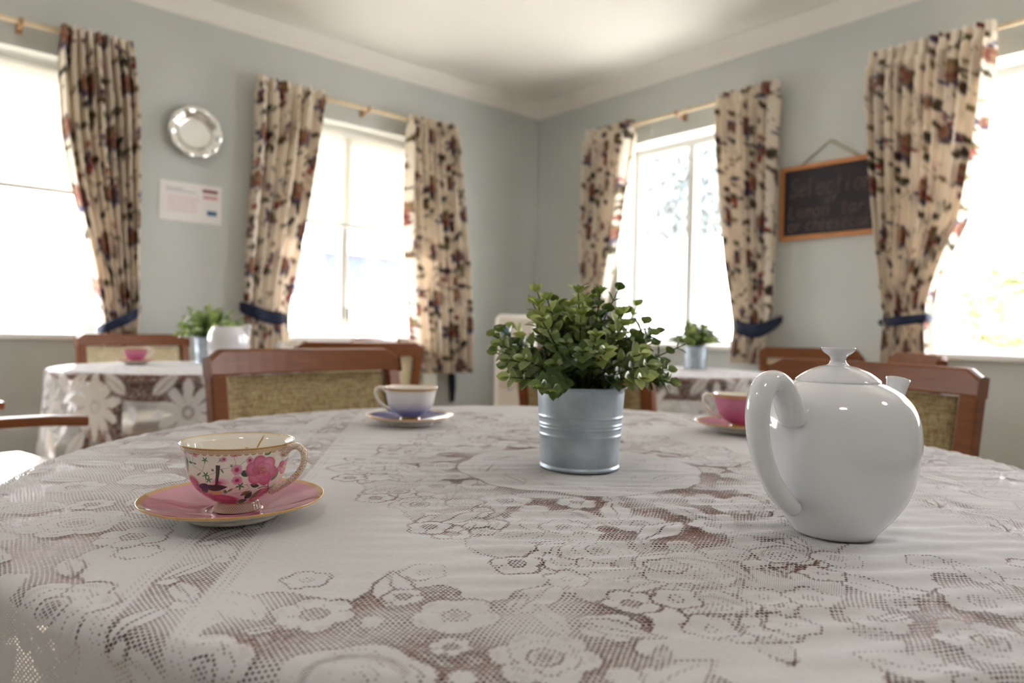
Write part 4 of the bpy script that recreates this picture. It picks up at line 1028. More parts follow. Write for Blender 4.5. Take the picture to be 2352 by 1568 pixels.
# ------------------------------------------------------------------ teapot
tp = on_z(1914, 1219, ZT)
toC = math.atan2(-tp.y, -tp.x)                       # azimuth from pot to camera
tR = math.radians(31)
pot = thing('teapot', 'large glossy white china teapot with looped handle, on the foreground table', 'teapot', (tp.x, tp.y, ZT))
ZK = 0.945
body = smooth_curve([(0, 0.0015), (0.030, 0.0012), (0.0348, 0.0), (0.0362, 0.0022), (0.0435, 0.0115), (0.0528, 0.024), (0.0605, 0.0385), (0.0660, 0.0575), (0.0688, 0.079), (0.0688, 0.093), (0.0668, 0.1085), (0.0612, 0.1225), (0.0520, 0.1325), (0.0420, 0.1385), (0.0352, 0.1415)], 90)
body = np.vstack([body, [(0.0335, 0.1412), (0.033, 0.139), (0.031, 0.137)]])
body[:, 1] *= ZK; body[:, 0] *= 0.975
lathe('body', body, 128, M['china'], pot)
lid = smooth_curve([(0.0345, 0.1408), (0.0350, 0.1425), (0.0310, 0.1465), (0.0245, 0.1512), (0.0165, 0.1548), (0.0100, 0.1565), (0.0073, 0.1585), (0.0063, 0.1615), (0.0075, 0.1648), (0.0115, 0.1680), (0.0136, 0.1705), (0.0137, 0.1724), (0.0128, 0.1731), (0.0, 0.1731)], 70)
lid = np.vstack([[(0, 0.139), (0.0325, 0.139), (0.0335, 0.1405)], lid]); lid[:, 1] *= ZK
lidp = lathe('lid', lid, 96, M['china'], pot)
# handle: loops up from the shoulder, out and down to the lower body (side it bends to faces camera-left)
ha = toC - tR
rd = np.array([math.cos(ha), math.sin(ha), 0.0])
hp = [(0.0635, 0.1075), (0.0690, 0.118), (0.0740, 0.1290), (0.0810, 0.1385), (0.0910, 0.1435), (0.1015, 0.1405), (0.1085, 0.1310), (0.1115, 0.1180), (0.1105, 0.1020), (0.1065, 0.0860), (0.0985, 0.0690), (0.0880, 0.0535), (0.0770, 0.0420), (0.0680, 0.0345), (0.0600, 0.0290)]
hp = smooth_curve([(r * rd[0], r * rd[1], z * ZK) for r, z in hp], 70)
tt = np.linspace(0, 1, 70)
hr = np.interp(tt, [0, 0.06, 0.2, 0.4, 0.7, 0.9, 1.0], [0.0105, 0.0104, 0.0094, 0.0088, 0.0078, 0.0080, 0.0070])
side = np.cross(rd, [0, 0, 1])
MB().tube(hp, hr, 20, ell=1.15, ref=tuple(side)).build('handle', M['china'], pot, smooth=True)
sd_ = -rd
sp = smooth_curve([(r * sd_[0], r * sd_[1], z) for r, z in ((0.052, 0.060), (0.068, 0.072), (0.083, 0.092), (0.094, 0.113), (0.0985, 0.1190), (0.1015, 0.1275), (0.1035, 0.1335))], 40)
MB().tube(sp, np.interp(np.linspace(0, 1, 40), [0, 0.3, 0.6, 0.85, 1.0], [0.024, 0.0195, 0.0120, 0.0086, 0.0108]), 20, ref=tuple(side)).build('spout', M['china'], pot, smooth=True)

# white pot on the left table
q = gp(-0.407 * 2.72, 2.72)
t = thing('white_jug', 'plump white china jug on the left table, in front of the bushy plant', 'jug', (q.x, q.y, ZT))
pj = smooth_curve([(0, 0.001), (0.05, 0.0), (0.062, 0.02), (0.073, 0.06), (0.076, 0.10), (0.073, 0.135), (0.064, 0.155), (0.058, 0.166), (0.055, 0.168), (0.052, 0.160), (0.052, 0.12)], 50)
lathe('body', np.vstack([pj, [(0, 0.1)]]), 64, M['china'], t)
v = LT
hv = FW * 0.95 - LT * 0.3
hp = smooth_curve([(-hv.x * r, -hv.y * r, z) for r, z in ((-0.068, 0.14), (-0.09, 0.135), (-0.095, 0.10), (-0.085, 0.06), (-0.068, 0.05))], 24)
MB().tube(hp, 0.0065, 10, ref=(LT.x, LT.y, 0)).build('handle', M['china'], t, smooth=True)
sp = smooth_curve([(v.x * r, v.y * r, z) for r, z in ((0.055, 0.12), (0.068, 0.15), (0.080, 0.172))], 14)
MB().tube(sp, np.linspace(0.02, 0.011, 14), 12).build('spout', M['china'], t, smooth=True)

# ------------------------------------------------------------------ cups and saucers
CUP = np.array([(0.0485, 0.0608), (0.0450, 0.0511), (0.0435, 0.0432), (0.0408, 0.0322), (0.0362, 0.0231), (0.0313, 0.0176), (0.0252, 0.0125), (0.0190, 0.0082)])
FOOT = [(0.0180, 0.0082), (0.0186, 0.0070), (0.0192, 0.0045), (0.0206, 0.0010), (0.0208, 0.0), (0.0185, 0.0), (0.0150, 0.004), (0.0, 0.004)]
def band(sd, w=1.0): return np.clip(0.5 - sd / w, 0, 1)
CREAM = linA((240, 233, 222)); GOLD = linA((188, 140, 66)); GOLD2 = linA((206, 172, 112))
class Paint:
    def __init__(s, X, Y, base): s.X, s.Y = X, Y; s.C = np.tile(base, (len(X), 1)).astype(float)
    def put(s, m, c):
        m = np.clip(m, 0, 1)[:, None]; s.C = s.C * (1 - m) + np.asarray(c) * m
    def loc(s, cx, cy, rot=0):
        x, y = s.X - cx, s.Y - cy; c, q = math.cos(rot), math.sin(rot); return c * x + q * y, -q * x + c * y
    def ell(s, cx, cy, a, b, rot, c, k=5.0, soft=None, op=1.0):
        x, y = s.loc(cx, cy, rot); r = np.hypot(x / a, y / b); m = band((r - 1) * min(a, b), soft or k); s.put(m * op, c)
    def leaf(s, cx, cy, a, b, rot, c, vein=None):
        x, y = s.loc(cx, cy, rot); u = np.clip(x / a, -1, 1); hw = b * (1 - u * u) * (1 - 0.25 * u)
        sd = np.where(np.abs(x) < a, np.abs(y) - hw, 99); s.put(band(sd, 5), c)
        if vein is not None: s.put(band(np.where(np.abs(x) < a * 0.85, np.abs(y) - 1.5, 99), 4) * 0.6, vein)
    def line(s, pts, w, c):
        pts = smooth_curve(np.array(pts, float), max(8, 6 * len(pts))) if len(pts) > 2 else np.array(pts, float)
        best = np.full(len(s.X), 1e9)
        for (ax_, ay), (bx_, by) in zip(pts[:-1], pts[1:]):
            dx, dy = bx_ - ax_, by - ay; l2 = dx * dx + dy * dy + 1e-9
            t_ = np.clip(((s.X - ax_) * dx + (s.Y - ay) * dy) / l2, 0, 1); best = np.minimum(best, np.hypot(s.X - ax_ - t_ * dx, s.Y - ay - t_ * dy))
        s.put(band(best - w, 4), c)
    def rose(s, cx, cy, r, rot=0.0, op=1.0):
        pk = [linA(c) for c in ((196, 92, 128), (212, 118, 150), (226, 142, 168), (204, 96, 132), (178, 62, 104))]
        for i in range(6):
            a = rot + i * PI / 3; s.ell(cx + 0.55 * r * math.cos(a), cy + 0.5 * r * math.sin(a), 0.52 * r, 0.46 * r, a, pk[4], 6)
            s.ell(cx + 0.53 * r * math.cos(a), cy + 0.48 * r * math.sin(a), 0.48 * r, 0.42 * r, a, pk[i % 3 if i % 3 else 1], 0.35 * r)
        for i in range(5):
            a = rot + 0.5 + i * 2 * PI / 5; s.ell(cx + 0.30 * r * math.cos(a), cy + 0.28 * r * math.sin(a), 0.34 * r, 0.30 * r, a, pk[4], 5)
            s.ell(cx + 0.33 * r * math.cos(a), cy + 0.31 * r * math.sin(a), 0.31 * r, 0.27 * r, a, pk[(i + 1) % 3], 0.25 * r)
        s.ell(cx, cy, 0.3 * r, 0.26 * r, 0, pk[4], 0.2 * r)
        rr = random.Random(5)
        for i in range(26):
            a = rr.uniform(0, 6.28); q = 0.24 * r * rr.random() ** 0.5; s.ell(cx + q * math.cos(a), cy + q * math.sin(a), 5, 5, 0, linA((222, 170, 84)), 4)
    def blossom(s, cx, cy, a, b):
        for i in range(5):
            q = i * 2 * PI / 5 + cx; s.ell(cx + 0.5 * a * math.cos(q), cy + 0.5 * b * math.sin(q), 0.52 * a, 0.52 * b, 0, linA((222, 150, 176)), 0.3 * b)
        s.ell(cx, cy, 0.42 * a, 0.42 * b, 0, linA((176, 40, 92)), 0.25 * b); s.ell(cx, cy, 5, 5, 0, linA((120, 30, 60)), 4)
    def star(s, cx, cy, r, rot=0.0, c=(62, 122, 82)):
        for i in range(5): 
            a = rot + i * 2 * PI / 5; s.leaf(cx + 0.5 * r * math.cos(a), cy + 0.5 * r * math.sin(a), 0.55 * r, 0.17 * r, a, linA(c))
    def lattice(s, y0, y1, per=100.0, dep=30):
        ph = (s.X / per) % 1.0; edge = y1 - dep + dep * np.abs(np.sin(PI * ph)) ** 0.6; m = band(s.Y - edge, 4) * band(y0 - s.Y, 4)
        a = np.hypot((ph - 0.5) * per, (s.Y - (y0 + 6)) * 1.1); rings = 0.5 + 0.5 * np.cos(a / 3.2)
        rings = np.clip(rings * 1.5, 0, 1); c = CREAM[None] * (1 - rings[:, None]) * 0.9 + GOLD[None] * (0.1 + 0.9 * rings[:, None]); m = m[:, None]
        s.C = s.C * (1 - m) + c * m; s.put(band(np.abs(s.Y - edge) - 3, 4), GOLD)
def paint_floral(X, Y):
    s = Paint(X, Y, CREAM); gr, gd = linA((64, 116, 78)), linA((40, 74, 56)); ol = linA((112, 120, 66)); br = linA((74, 44, 34))
    # bottom peonies
    for (cx, cy, a, b, ro) in ((600, 985, 270, 105, 0.0), (420, 900, 150, 110, 0.6), (285, 790, 85, 150, -0.35), (1150, 940, 170, 90, -0.5), (150, 560, 40, 170, -0.1), (690, 950, 150, 70, 0.2)):
        s.ell(cx, cy, a, b, ro, linA((178, 58, 102)), 30); s.ell(cx - 10, cy - 15, a * 0.85, b * 0.78, ro, linA((208, 104, 138)), 45)
    for (cx, cy, a, b, ro) in ((560, 940, 90, 30, 0.3), (720, 985, 110, 34, 0.1), (300, 850, 30, 80, -0.4), (450, 960, 90, 26, 0.5), (1180, 920, 90, 22, -0.6), (600, 1010, 160, 20, 0.0)): s.ell(cx, cy, a, b, ro, linA((170, 44, 88)), 16, op=0.7)
    for pts in ([(200, 400), (265, 500), (385, 560), (440, 610)], [(260, 380), (258, 470)], [(420, 420), (405, 500), (385, 560)], [(440, 610), (540, 575), (620, 520), (740, 505)], [(440, 610), (440, 700)], [(805, 370), (830, 470)], [(870, 490), (940, 430), (1000, 420)], [(585, 440), (640, 400)], [(850, 590), (890, 640)], [(800, 860), (920, 840), (1000, 790), (960, 730)], [(700, 850), (820, 780), (900, 740), (1020, 745)]): s.line(pts, 2.2, ol)
    s.ell(620, 695, 95, 48, 0, linA((226, 160, 184)), 40); s.ell(610, 700, 40, 22, 0, linA((190, 60, 110)), 20)
    s.line([(1255, 690), (1252, 850), (1235, 880)], 5, br); s.line([(1250, 812), (1190, 800), (1120, 812)], 5, br)
    for (cx, cy, a, b, ro, c) in ((955, 590, 75, 42, 0.35, gd), (1262, 335, 62, 36, -0.5, gr), (1358, 650, 108, 42, -0.95, gr), (1075, 762, 62, 34, 0.3, gd), (1212, 748, 50, 30, -0.6, gd), (172, 490, 92, 24, 1.45, gr), (955, 862, 78, 26, -0.45, ol), (990, 905, 78, 36, -0.9, gd), (915, 995, 66, 38, -0.2, gd), (1085, 900, 110, 26, -0.75, ol), (345, 600, 40, 12, -0.8, ol), (650, 545, 36, 12, 0.9, ol), (525, 535, 24, 16, 0.4, ol), (705, 820, 34, 13, 0.9, ol), (760, 800, 44, 12, -0.6, ol), (230, 466, 32, 15, 0.1, gr), (285, 470, 24, 12, 0.2, gr)): s.leaf(cx, cy, a, b, ro, linA((0, 0, 0)) * 0 + c, c * 1.5)
    for (cx, cy, r, ro) in ((435, 605, 52, 0.2), (480, 665, 50, 0.9), (420, 410, 46, 0.3), (885, 750, 62, 0.4), (630, 400, 34, 0.1), (770, 480, 30, 0.3), (690, 830, 36, 0.2)): s.star(cx, cy, r, ro)
    for (cx, cy, a, b) in ((290, 335, 44, 50), (150, 330, 26, 46), (668, 393, 40, 36), (805, 342, 58, 26), (1010, 420, 50, 50), (840, 532, 76, 72), (845, 672, 74, 58)): s.blossom(cx, cy, a, b)
    s.rose(1175, 570, 205, 0.3); s.rose(1500, 590, 100, 1.0)
    # wren-like bird: cream belly, dark wing, navy head, upright tail
    s.ell(560, 830, 115, 44, 0.1, linA((228, 196, 130)), 16)
    s.leaf(590, 770, 140, 46, -0.10, linA((58, 44, 42))); s.ell(520, 765, 60, 34, 0.2, linA((58, 44, 42)), 8); s.ell(425, 765, 66, 46, -0.1, linA((36, 34, 66)), 8); s.ell(438, 812, 44, 52, 0.1, linA((34, 32, 52)), 8)
    s.leaf(345, 768, 26, 7, 0.1, linA((30, 26, 30))); s.ell(402, 752, 5, 5, 0, linA((190, 190, 190)), 4)
    x, y = s.loc(588, 605, 0.04); s.put(band(np.maximum(np.abs(x) - 30 + (y + 140) * 0.05, np.abs(y) - 135), 6), linA((62, 46, 42)))
    for dx in (-12, 6): s.line([(588 + dx, 480), (590 + dx * 0.6, 720)], 1.6, linA((110, 84, 70)))
    s.line([(600, 700), (600, 740)], 3, linA((150, 30, 60)))
    s.lattice(262, 350, 92, 34); s.put(band(s.Y - 282, 5), linA((172, 124, 56)))
    s.put(band(np.abs(s.Y - 1046) - 12, 6), GOLD)
    return s.C
def rot_handle(name, r0pts, az, rad, mat, parent, ell=1.0, col=None, n=60):
    d = np.array([math.cos(az), math.sin(az)]); pts = smooth_curve([(r * d[0], r * d[1], z) for r, z in r0pts], n)
    return MB().tube(pts, rad, 14, ell=ell, ref=(-d[1], d[0], 0)).build(name, mat, parent, smooth=True), pts
def tea_cup(label, p, az, style, handle_mat):
    """az: world azimuth of the handle"""
    t = thing('tea_cup', label, 'tea cup', p); cam = math.atan2(-p[1], -p[0])
    outer = smooth_curve(CUP[::-1], 240 if style == 'floral' else 40); top = outer[-1]
    nt = 1100 if style == 'floral' else 96
    pr_ = np.vstack([[(0.012, 0.0080)], outer, [(0.0488, 0.0612), (0.0486, 0.0617), (0.0480, 0.0616), (0.0472, 0.0600)], [(r - 0.0030, z) for r, z in smooth_curve(CUP, 50)[3:44]], [(0.016, 0.0115), (0, 0.0112)]])
    no = len(outer) + 1
    def col(i, th):
        r = pr_[i, 0]; z = pr_[i, 1]
        if style == 'floral':
            a = (th - cam + PI) % (2 * PI) - PI; back = np.abs(a) > PI / 2; a2 = np.where(back, np.sign(a) * PI - a, a)
            t_ = (0.0608 - z) / (0.0608 - 0.0082); Wd = np.interp(t_, [0, 0.2, 0.4, 0.56, 0.75, 0.87, 1.0], [800, 745, 715, 660, 560, 430, 330])
            Xp = 850 + Wd * np.sin(a2); Yp = 270 + t_ * 775
            c = paint_floral(Xp, Yp)
        else:
            base = {'white': CREAM, 'pink': linA((190, 110, 140)), 'blue': linA((232, 228, 226))}[style]
            c = np.tile(base, (len(z), 1)); g = band(np.abs(z - 0.0580) - 0.0018, 0.0008)[:, None]
            c = c * (1 - g) + (GOLD if style != 'white' else CREAM) * g
        ins = i >= no + 2; c[ins] = CREAM
        rim = (i >= no) & (i < no + 3); c[rim] = linA((214, 184, 128))
        if style == 'floral':                     # small gilt sprig inside
            a = (th - cam + PI) % (2 * PI) - PI; Xq = a * 0.044; Yq = z
            b_ = math.radians(142) * -1
            for sgn in (1,):
                dx = (np.abs((th - (cam + PI) + PI) % (2 * PI) - PI)); u = ((th - (cam + PI) + PI) % (2 * PI) - PI) * 0.044
                l = band(np.abs((u + 0.020) + (z - 0.05) * 0.45) - 0.0008, 0.0004) * (z > 0.040) * (z < 0.0585) * ins
                l = np.maximum(l, band(np.hypot(u + 0.0085, z - 0.0445) - 0.0032, 0.0006) * ins)
                c = c * (1 - l[:, None]) + linA((178, 130, 50)) * l[:, None]
        return c
    lathe('bowl', pr_, nt, M['decal'], t, col=col)
    def fcol(i, th):
        x = th * 0.02 / 0.0016; y = np.array([p_[1] for p_ in FOOT])[i] / 0.0016
        k = 0.5 + 0.5 * np.cos(x * PI * 1.0 + y * 2) * np.cos(x * PI - y * 2); k = k[:, None]
        return GOLD2 * k + CREAM * (1 - k) * 0.9 if style == 'floral' else np.tile(GOLD if style != 'white' else CREAM, (len(th), 1))
    fp = smooth_curve(FOOT[:6], 24); FP2 = np.vstack([fp, FOOT[6:]])
    def fcol2(i, th):
        y = FP2[i, 1]; 
        if style != 'floral': return np.tile(GOLD if style != 'white' else CREAM, (len(th), 1))
        x = th * 0.02; k = np.maximum(np.abs(np.sin((x + y) * 1500)), np.abs(np.sin((x - y) * 1500))) ** 6; k = k[:, None]
        return GOLD * 0.85 * (1 - k) + CREAM * k
    lathe('foot_ring', FP2, 640 if style == 'floral' else 64, M['decal'], t, col=fcol2)
    hpts = [(0.0440, 0.0530), (0.0500, 0.0575), (0.0570, 0.0590), (0.0625, 0.0560), (0.0645, 0.0490), (0.0625, 0.0410), (0.0565, 0.0325), (0.0480, 0.0255), (0.0400, 0.0215), (0.0330, 0.0185)]
    o, pts = rot_handle('handle', hpts, az, np.interp(np.linspace(0, 1, 60), [0, 0.15, 0.5, 0.85, 1], [0.0048, 0.0030, 0.0026, 0.0029, 0.0044]), handle_mat, t, 1.35)
    return t
def handle_lattice():
    m, nt, N, L, b = nm('gilt_lattice_china'); tc = N.new('ShaderNodeTexCoord')
    ch = N.new('ShaderNodeTexVoronoi'); ch.feature = 'DISTANCE_TO_EDGE'; ch.inputs['Scale'].default_value = 800; L.new(tc.outputs['Object'], ch.inputs['Vector'])
    r = N.new('ShaderNodeValToRGB'); r.color_ramp.elements[0].color = (*lin((166, 122, 62)), 1); r.color_ramp.elements[1].color = (*lin((236, 226, 208)), 1)
    r.color_ramp.elements[0].position = 0.04; r.color_ramp.elements[1].position = 0.12
    L.new(ch.outputs['Distance'], r.inputs[0]); L.new(r.outputs[0], b.inputs['Base Color']); b.inputs['Roughness'].default_value = 0.12; b.inputs['Coat Weight'].default_value = 0.5
    return m
M['gilt'] = handle_lattice()
def saucer(label, p, style, R=0.079):
    t = thing('saucer', label, 'saucer', p); k = R / 0.079
    pf = np.array([(0, 0.0050), (0.022, 0.0050), (0.0235, 0.0062), (0.027, 0.0058), (0.040, 0.0080), (0.060, 0.0125), (0.074, 0.0168), (0.0785, 0.0182), (0.079, 0.0180), (0.0788, 0.0172), (0.074, 0.0142), (0.058, 0.0090), (0.044, 0.0050), (0.0405, 0.0012), (0.0395, 0.0), (0.0375, 0.0006), (0.0355, 0.0035), (0.0, 0.0035)]) * [k, 1]
    pr_ = np.vstack([smooth_curve(pf[:8], 120), pf[8:9], smooth_curve(pf[9:], 40)]); top = 121
    def col(i, th):
        r = pr_[i, 0] / k; c = np.tile({'pink': linA((198, 126, 152)), 'blue': linA((46, 58, 134)), 'teal': linA((190, 214, 210))}[style], (len(r), 1)).astype(float)
        if style == 'pink':
            sc = 0.0742 - 0.0013 * np.abs(np.sin(th * 42)); m = band(sc - r, 0.0006)[:, None]
            lat = (0.5 + 0.5 * np.cos(r * 3600) * np.cos(th * 84))[:, None]; c = c * (1 - m) + (linA((196, 142, 90)) * (0.75 + 0.25 * lat) + CREAM * 0.14 * lat) * m
        else:
            m = band(0.0745 - r, 0.0008)[:, None]; c = c * (1 - m) + (linA((222, 206, 176)) if style == 'blue' else CREAM) * m
        e = (i >= top - 4) & (i <= top + 1); c[e] = linA((212, 164, 84)) if style != 'teal' else CREAM
        c[i > top + 1] = linA((238, 232, 220)); return c
    lathe('dish', pr_, 540 if style == 'pink' else 160, M['decal'], t, col=col); return t
def px_az(p, dlat, dfw):
    v = LT * dlat + FW * dfw; return math.atan2(v.y, v.x)
zcup = ZT + 0.0064
p1 = gp(-0.2485, 0.628); p2 = on_z(946, 970, TZ); p2 = gp((946 - 1176) / F * 1.255, 1.255); p3 = gp((1704 - 1176) / F * 1.255, 1.255)
saucer('pink saucer with gold lace rim, in the left foreground', (p1.x, p1.y, ZT), 'pink')
tea_cup('white teacup painted with pink roses and a dark bird, on the left foreground pink saucer', (p1.x + LT.x * 0.003, p1.y + LT.y * 0.003, zcup), px_az(p1, 0.985, -0.17), 'floral', M['gilt'])
saucer('blue saucer left of the central plant', (p2.x, p2.y, ZT), 'blue')
tea_cup('plain white teacup with gold rim on the blue saucer', (p2.x, p2.y, zcup), px_az(p2, -0.99, 0.05), 'blue', M['cream_china'])
saucer('pink saucer half hidden behind the white teapot', (p3.x, p3.y, ZT), 'pink')
tea_cup('plain pink teacup half hidden behind the white teapot', (p3.x, p3.y, zcup), px_az(p3, -0.97, 0.2), 'pink', M['cream_china'])
q = gp((312 - 1176) / F * 2.93, 2.93)
saucer('small pink saucer on the left table', (q.x, q.y, ZT), 'pink')
tea_cup('small pink teacup on the left table in front of the pale backed chair', (q.x, q.y, zcup), px_az(q, 0.8, 0.5), 'pink', M['cream_china'])
q = gp((672 - 1176) / F * 2.96, 2.96)
mug = tea_cup('plain white mug at the right end of the left table, above the chair back', (q.x, q.y, ZT), px_az(q, -0.97, -0.2), 'white', M['china'])
mug.scale = (1.0, 1.0, 1.72); mug.name = 'mug'; mug['category'] = 'mug'

# ------------------------------------------------------------------ outside the windows
def foliage_mat(nm_, c): return plain(nm_, c, 0.7, noise=0.45, scale=5)
M['grass'] = plain('pale_paving', (226, 222, 212), 0.9, noise=0.05, scale=1.5)
tag(MB().box(-40, 45, -40, 45, -0.45, -0.25).build('ground', M['grass']), kind='structure')
M['fence'] = plain('white_fence_paint', (240, 240, 240), 0.5, noise=0.02, scale=6)
M['house'] = plain('blue_grey_weatherboard', (78, 86, 104), 0.7, noise=0.05, scale=2)
M['roof'] = plain('grey_roof', (120, 126, 140), 0.7, noise=0.1, scale=3)
M['tree'] = foliage_mat('tree_leaves', (116, 124, 126)); M['bush'] = foliage_mat('bush_leaves', (150, 156, 104)); M['bark'] = plain('bark', (90, 74, 60), 0.9, noise=0.2, scale=10)
# picket fences beyond the left windows
fy = BY + 4.2
f0 = EYE + ray(560, 640) * ((fy) / ray(560, 640).y); f1 = EYE + ray(960, 640) * ((fy) / ray(960, 640).y)
def picket(label, x0, x1, y, zb, zt_, step=0.17):
    t = thing('picket_fence', label, 'fence', ((x0 + x1) / 2, y, zb)); h = (x1 - x0) / 2; H = zt_ - zb
    for z in (0.18, H - 0.32): MB().box(-h, h, 0.01, 0.05, z, z + 0.08).build('rail', M['fence'], t)
    x = -h
    while x < h:
        a = np.linspace(0, PI, 9); w = 0.05
        V = [(x, 0, 0), (x + 2 * w, 0, 0)] + [(x + w + w * math.cos(q), 0, H - w + w * math.sin(q)) for q in a]
        n = len(V); V2 = [(p[0], -0.02, p[2]) for p in V]
        MB().add(V + V2, [tuple(range(n)), tuple(reversed(range(n, 2 * n)))] + [(i, n + i, n + (i + 1) % n, (i + 1) % n) for i in range(n)]).build('picket', M['fence'], t); x += step
    return t
zft = (EYE + ray(730, 640) * (fy / ray(730, 640).y)).z
picket('white round topped picket fence outside the window left of the corner', f0.x, f1.x, fy, -0.25, zft)
hy = BY + 9.0
def ptat(x, y, yy): d = ray(x, y); return EYE + d * (yy / d.y)
a, b = ptat(560, 560, hy), ptat(1000, 560, hy)
t = thing('house', 'pale blue weatherboard house beyond the picket fence', 'house', ((a.x + b.x) / 2, hy, -0.25))
hw = (b.x - a.x) / 2 + 1.0; zt_ = a.z + 0.25
MB().box(-hw, hw, 0, 3, 0, zt_).build('wall', M['house'], t)
MB().box(-hw - 0.3, hw + 0.3, -0.4, 3.4, zt_, zt_ + 0.25).build('gutter', M['fence'], t)
MB().add([(-hw - .3, -.4, zt_ + .25), (hw + .3, -.4, zt_ + .25), (hw + .3, 3.4, zt_ + .25), (-hw - .3, 3.4, zt_ + .25), (-hw, 1.5, zt_ + 1.5), (hw, 1.5, zt_ + 1.5)], [(0, 1, 5, 4), (2, 3, 4, 5), (1, 2, 5), (3, 0, 4), (3, 2, 1, 0)]).build('roof', M['roof'], t)
# trees and shrubs
def blob_tree(name, label, cat, loc, parts, mat, trunk=None, seed=1, nleaf=2600, ls=0.12):
    t = thing(name, label, cat, loc); rs = np.random.RandomState(seed); V = []; Fc = []
    for k in range(nleaf):
        (cx, cy, cz, r) = parts[rs.randint(len(parts))]; d = rs.normal(size=3); d /= np.linalg.norm(d); q = r * rs.uniform(0.75, 1.05)
        c = np.array([cx, cy, cz]) + d * q; u = np.cross(d, rs.normal(size=3)); u /= np.linalg.norm(u); w = np.cross(d + rs.normal(size=3) * 0.5, u); w /= np.linalg.norm(w); s_ = ls * rs.uniform(0.6, 1.4)
        o = len(V); V += [c - u * s_, c + w * s_ * 0.45, c + u * s_, c - w * s_ * 0.45]; Fc.append((o, o + 1, o + 2, o + 3))
    core = MB()
    for (cx, cy, cz, r) in parts:
        bm = bmesh.new(); bmesh.ops.create_icosphere(bm, subdivisions=2, radius=r * 0.82); core.add([(v.co.x * rs.uniform(0.9, 1.1) + cx, v.co.y + cy, v.co.z + cz) for v in bm.verts], [tuple(v.index for v in f.verts) for f in bm.faces]); bm.free()
    core.add(V, Fc); core.build('crown', mat, t)
    if trunk: MB().tube([(0, 0, 0), (0.05, 0.02, trunk * 0.5), (0, 0, trunk)], [0.16, 0.13, 0.1], 10).build('trunk', M['bark'], t, smooth=True)
    return t
def ptx(x, y, xx): d = ray(x, y); return EYE + d * (xx / d.x)
tx = AX + 8.0
a = ptx(1560, 470, tx); zz = a.z + 0.25
blob_tree('tree', 'dark leafy tree in the yard beyond the window right of the corner', 'tree', (a.x, a.y - 1.45, -0.25), [(0, 1.8, zz - 0.1, 0.7), (0.2, 1.35, zz + 0.2, 0.75), (0.1, 0.8, zz - 0.05, 0.7), (0.3, 1.95, zz + 0.7, 0.8), (0.2, 0.95, zz + 0.9, 0.9), (0.0, 0.05, zz + 0.3, 0.9), (0.5, -0.45, zz + 1.2, 1.0), (0.4, 1.45, zz + 1.5, 0.9)], M['tree'], zz, 3, 5200, 0.14)
a = ptx(1650, 690, AX + 4.0)
blob_tree('shrub', 'pale shrub outside below the tree, behind the small right table plant', 'shrub', (a.x, a.y, -0.25), [(0, 0, 0.35, 0.42), (0.2, 0.3, 0.6, 0.35), (0.1, -0.35, 0.55, 0.4)], M['bush'], None, 5, 700, 0.09)
a = ptx(2330, 680, AX + 3.5)
blob_tree('shrub', 'yellow green bush outside the rightmost window', 'shrub', (a.x, a.y, -0.25), [(0, 0, a.z + 0.1, 0.42), (0.3, 0.1, 0.42, 0.45), (0.1, -0.45, a.z + 0.1, 0.5), (0.2, -0.4, 0.40, 0.45)], M['bush'], None, 6, 900, 0.09)

# ------------------------------------------------------------------ light
def lamp(x, y, label, power):
    t = thing('ceiling_light', label, 'ceiling light', (x, y, CEIL))
    lathe('housing', [(0, -0.001), (0.19, -0.001), (0.19, -0.045), (0.175, -0.05), (0.17, -0.045)], 40, M['white'], t)
    m, nt, N, L, b = nm('lamp_diffuser'); b.inputs['Emission Color'].default_value = (1.0, 0.97, 0.96, 1); b.inputs['Emission Strength'].default_value = power
    b.inputs['Base Color'].default_value = (0.9, 0.9, 0.88, 1)
    lathe('diffuser', [(0.17, -0.045), (0.15, -0.065), (0.09, -0.082), (0.0, -0.088)], 40, m, t)
lamp(-0.4, -0.5, 'round ceiling light behind the camera', 13); lamp(1.9, -0.9, 'round ceiling light over the right rear of the room', 13); lamp(-1.8, 1.2, 'round ceiling light over the left of the room', 13)
W = bpy.data.worlds.new('sky'); S.world = W; W.use_nodes = True
nt = W.node_tree; bg = nt.nodes['Background']
sky = nt.nodes.new('ShaderNodeTexSky'); sky.sky_type = 'HOSEK_WILKIE'; sky.turbidity = 5.0; sky.ground_albedo = 0.6; sky.sun_direction = Vector((0.1, 0.85, 0.52)).normalized()
mx = nt.nodes.new('ShaderNodeMixRGB'); mx.inputs[0].default_value = 0.80; mx.inputs[2].default_value = (0.965, 0.965, 1.0, 1)
nt.links.new(sky.outputs[0], mx.inputs[1]); nt.links.new(mx.outputs[0], bg.inputs['Color']); bg.inputs['Strength'].default_value = 8.5
sl = bpy.data.lights.new('sun', 'SUN'); sl.energy = 10.0; sl.angle = math.radians(0.6); sl.color = (1.0, 0.96, 0.92)
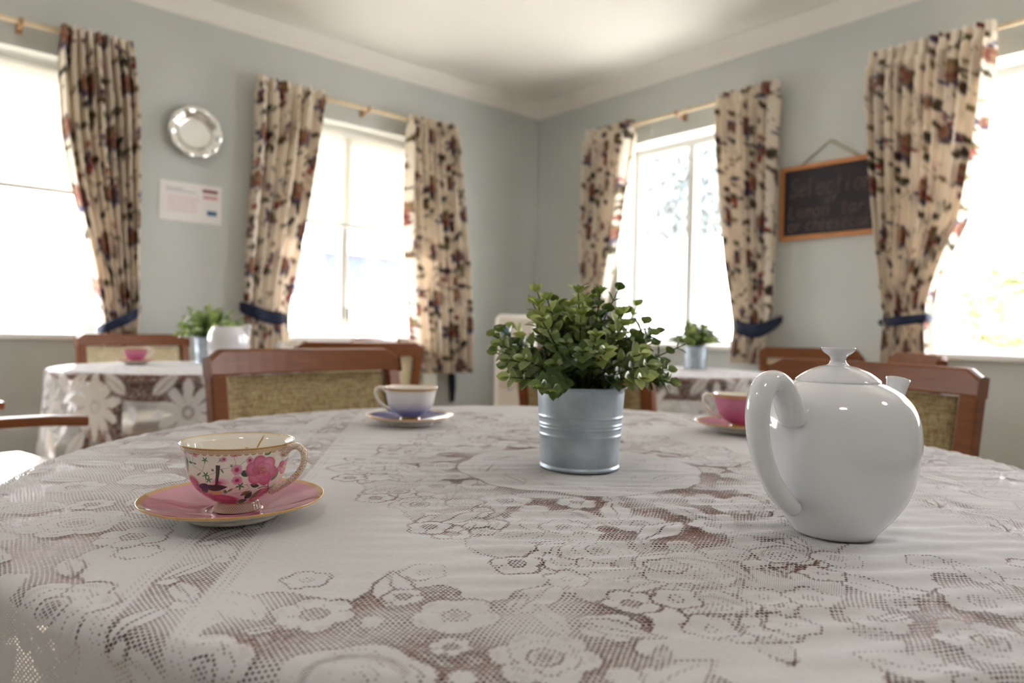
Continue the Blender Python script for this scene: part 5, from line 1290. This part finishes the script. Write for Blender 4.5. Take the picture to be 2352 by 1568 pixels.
so = bpy.data.objects.new('sun', sl); COL.objects.link(so)
sd3 = Vector((-0.16, -0.86, -0.46)); so.rotation_euler = sd3.to_track_quat('-Z', 'Y').to_euler()
def portal(cx, cy, cz, w, h, rz):
    l = bpy.data.lights.new('window_portal', 'AREA'); l.shape = 'RECTANGLE'; l.size = w; l.size_y = h; l.cycles.is_portal = True
    o = bpy.data.objects.new('window_portal', l); COL.objects.link(o); o.location = (cx, cy, cz); o.rotation_euler = (PI / 2, 0, rz)
hz = ztop - zo0; mz = (ztop + zo0) / 2
portal((w1x0 + w1x1) / 2, BY + WT + 0.01, mz, w1x1 - w1x0, hz, PI); portal((w2x0 + w2x1) / 2, BY + WT + 0.01, mz, w2x1 - w2x0, hz, PI)
portal(AX + WT + 0.01, (w3y0 + w3y1) / 2, mz, w3y1 - w3y0, hz, PI / 2); portal(AX + WT + 0.01, (w4y0 + w4y1) / 2, mz, w4y1 - w4y0, hz, PI / 2)

# ------------------------------------------------------------------ camera
cd = bpy.data.cameras.new('camera'); co = bpy.data.objects.new('camera', cd); COL.objects.link(co)
from mathutils import Matrix
mat = Matrix((rgt, upc, -fwd)).transposed().to_4x4(); mat.translation = EYE; co.matrix_world = mat
cd.sensor_width = 36.0; cd.sensor_fit = 'HORIZONTAL'; cd.lens = 36.0 * F / 2352.0; cd.clip_start = 0.02; cd.clip_end = 200
cd.dof.use_dof = True; cd.dof.focus_distance = 0.61; cd.dof.aperture_fstop = 5.2
S.camera = co
S.view_settings.view_transform = 'Standard'; S.view_settings.look = 'None'; S.view_settings.exposure = 1.08; S.view_settings.gamma = 1.0; S.view_settings.use_curve_mapping = False
cy = S.cycles
cy.use_denoising = True
try: cy.denoiser = 'OPENIMAGEDENOISE'
except Exception: pass
cy.max_bounces = 10; cy.diffuse_bounces = 6; cy.glossy_bounces = 4; cy.transmission_bounces = 4; cy.transparent_max_bounces = 12
cy.sample_clamp_indirect = 8.0; cy.caustics_reflective = False; cy.caustics_refractive = False
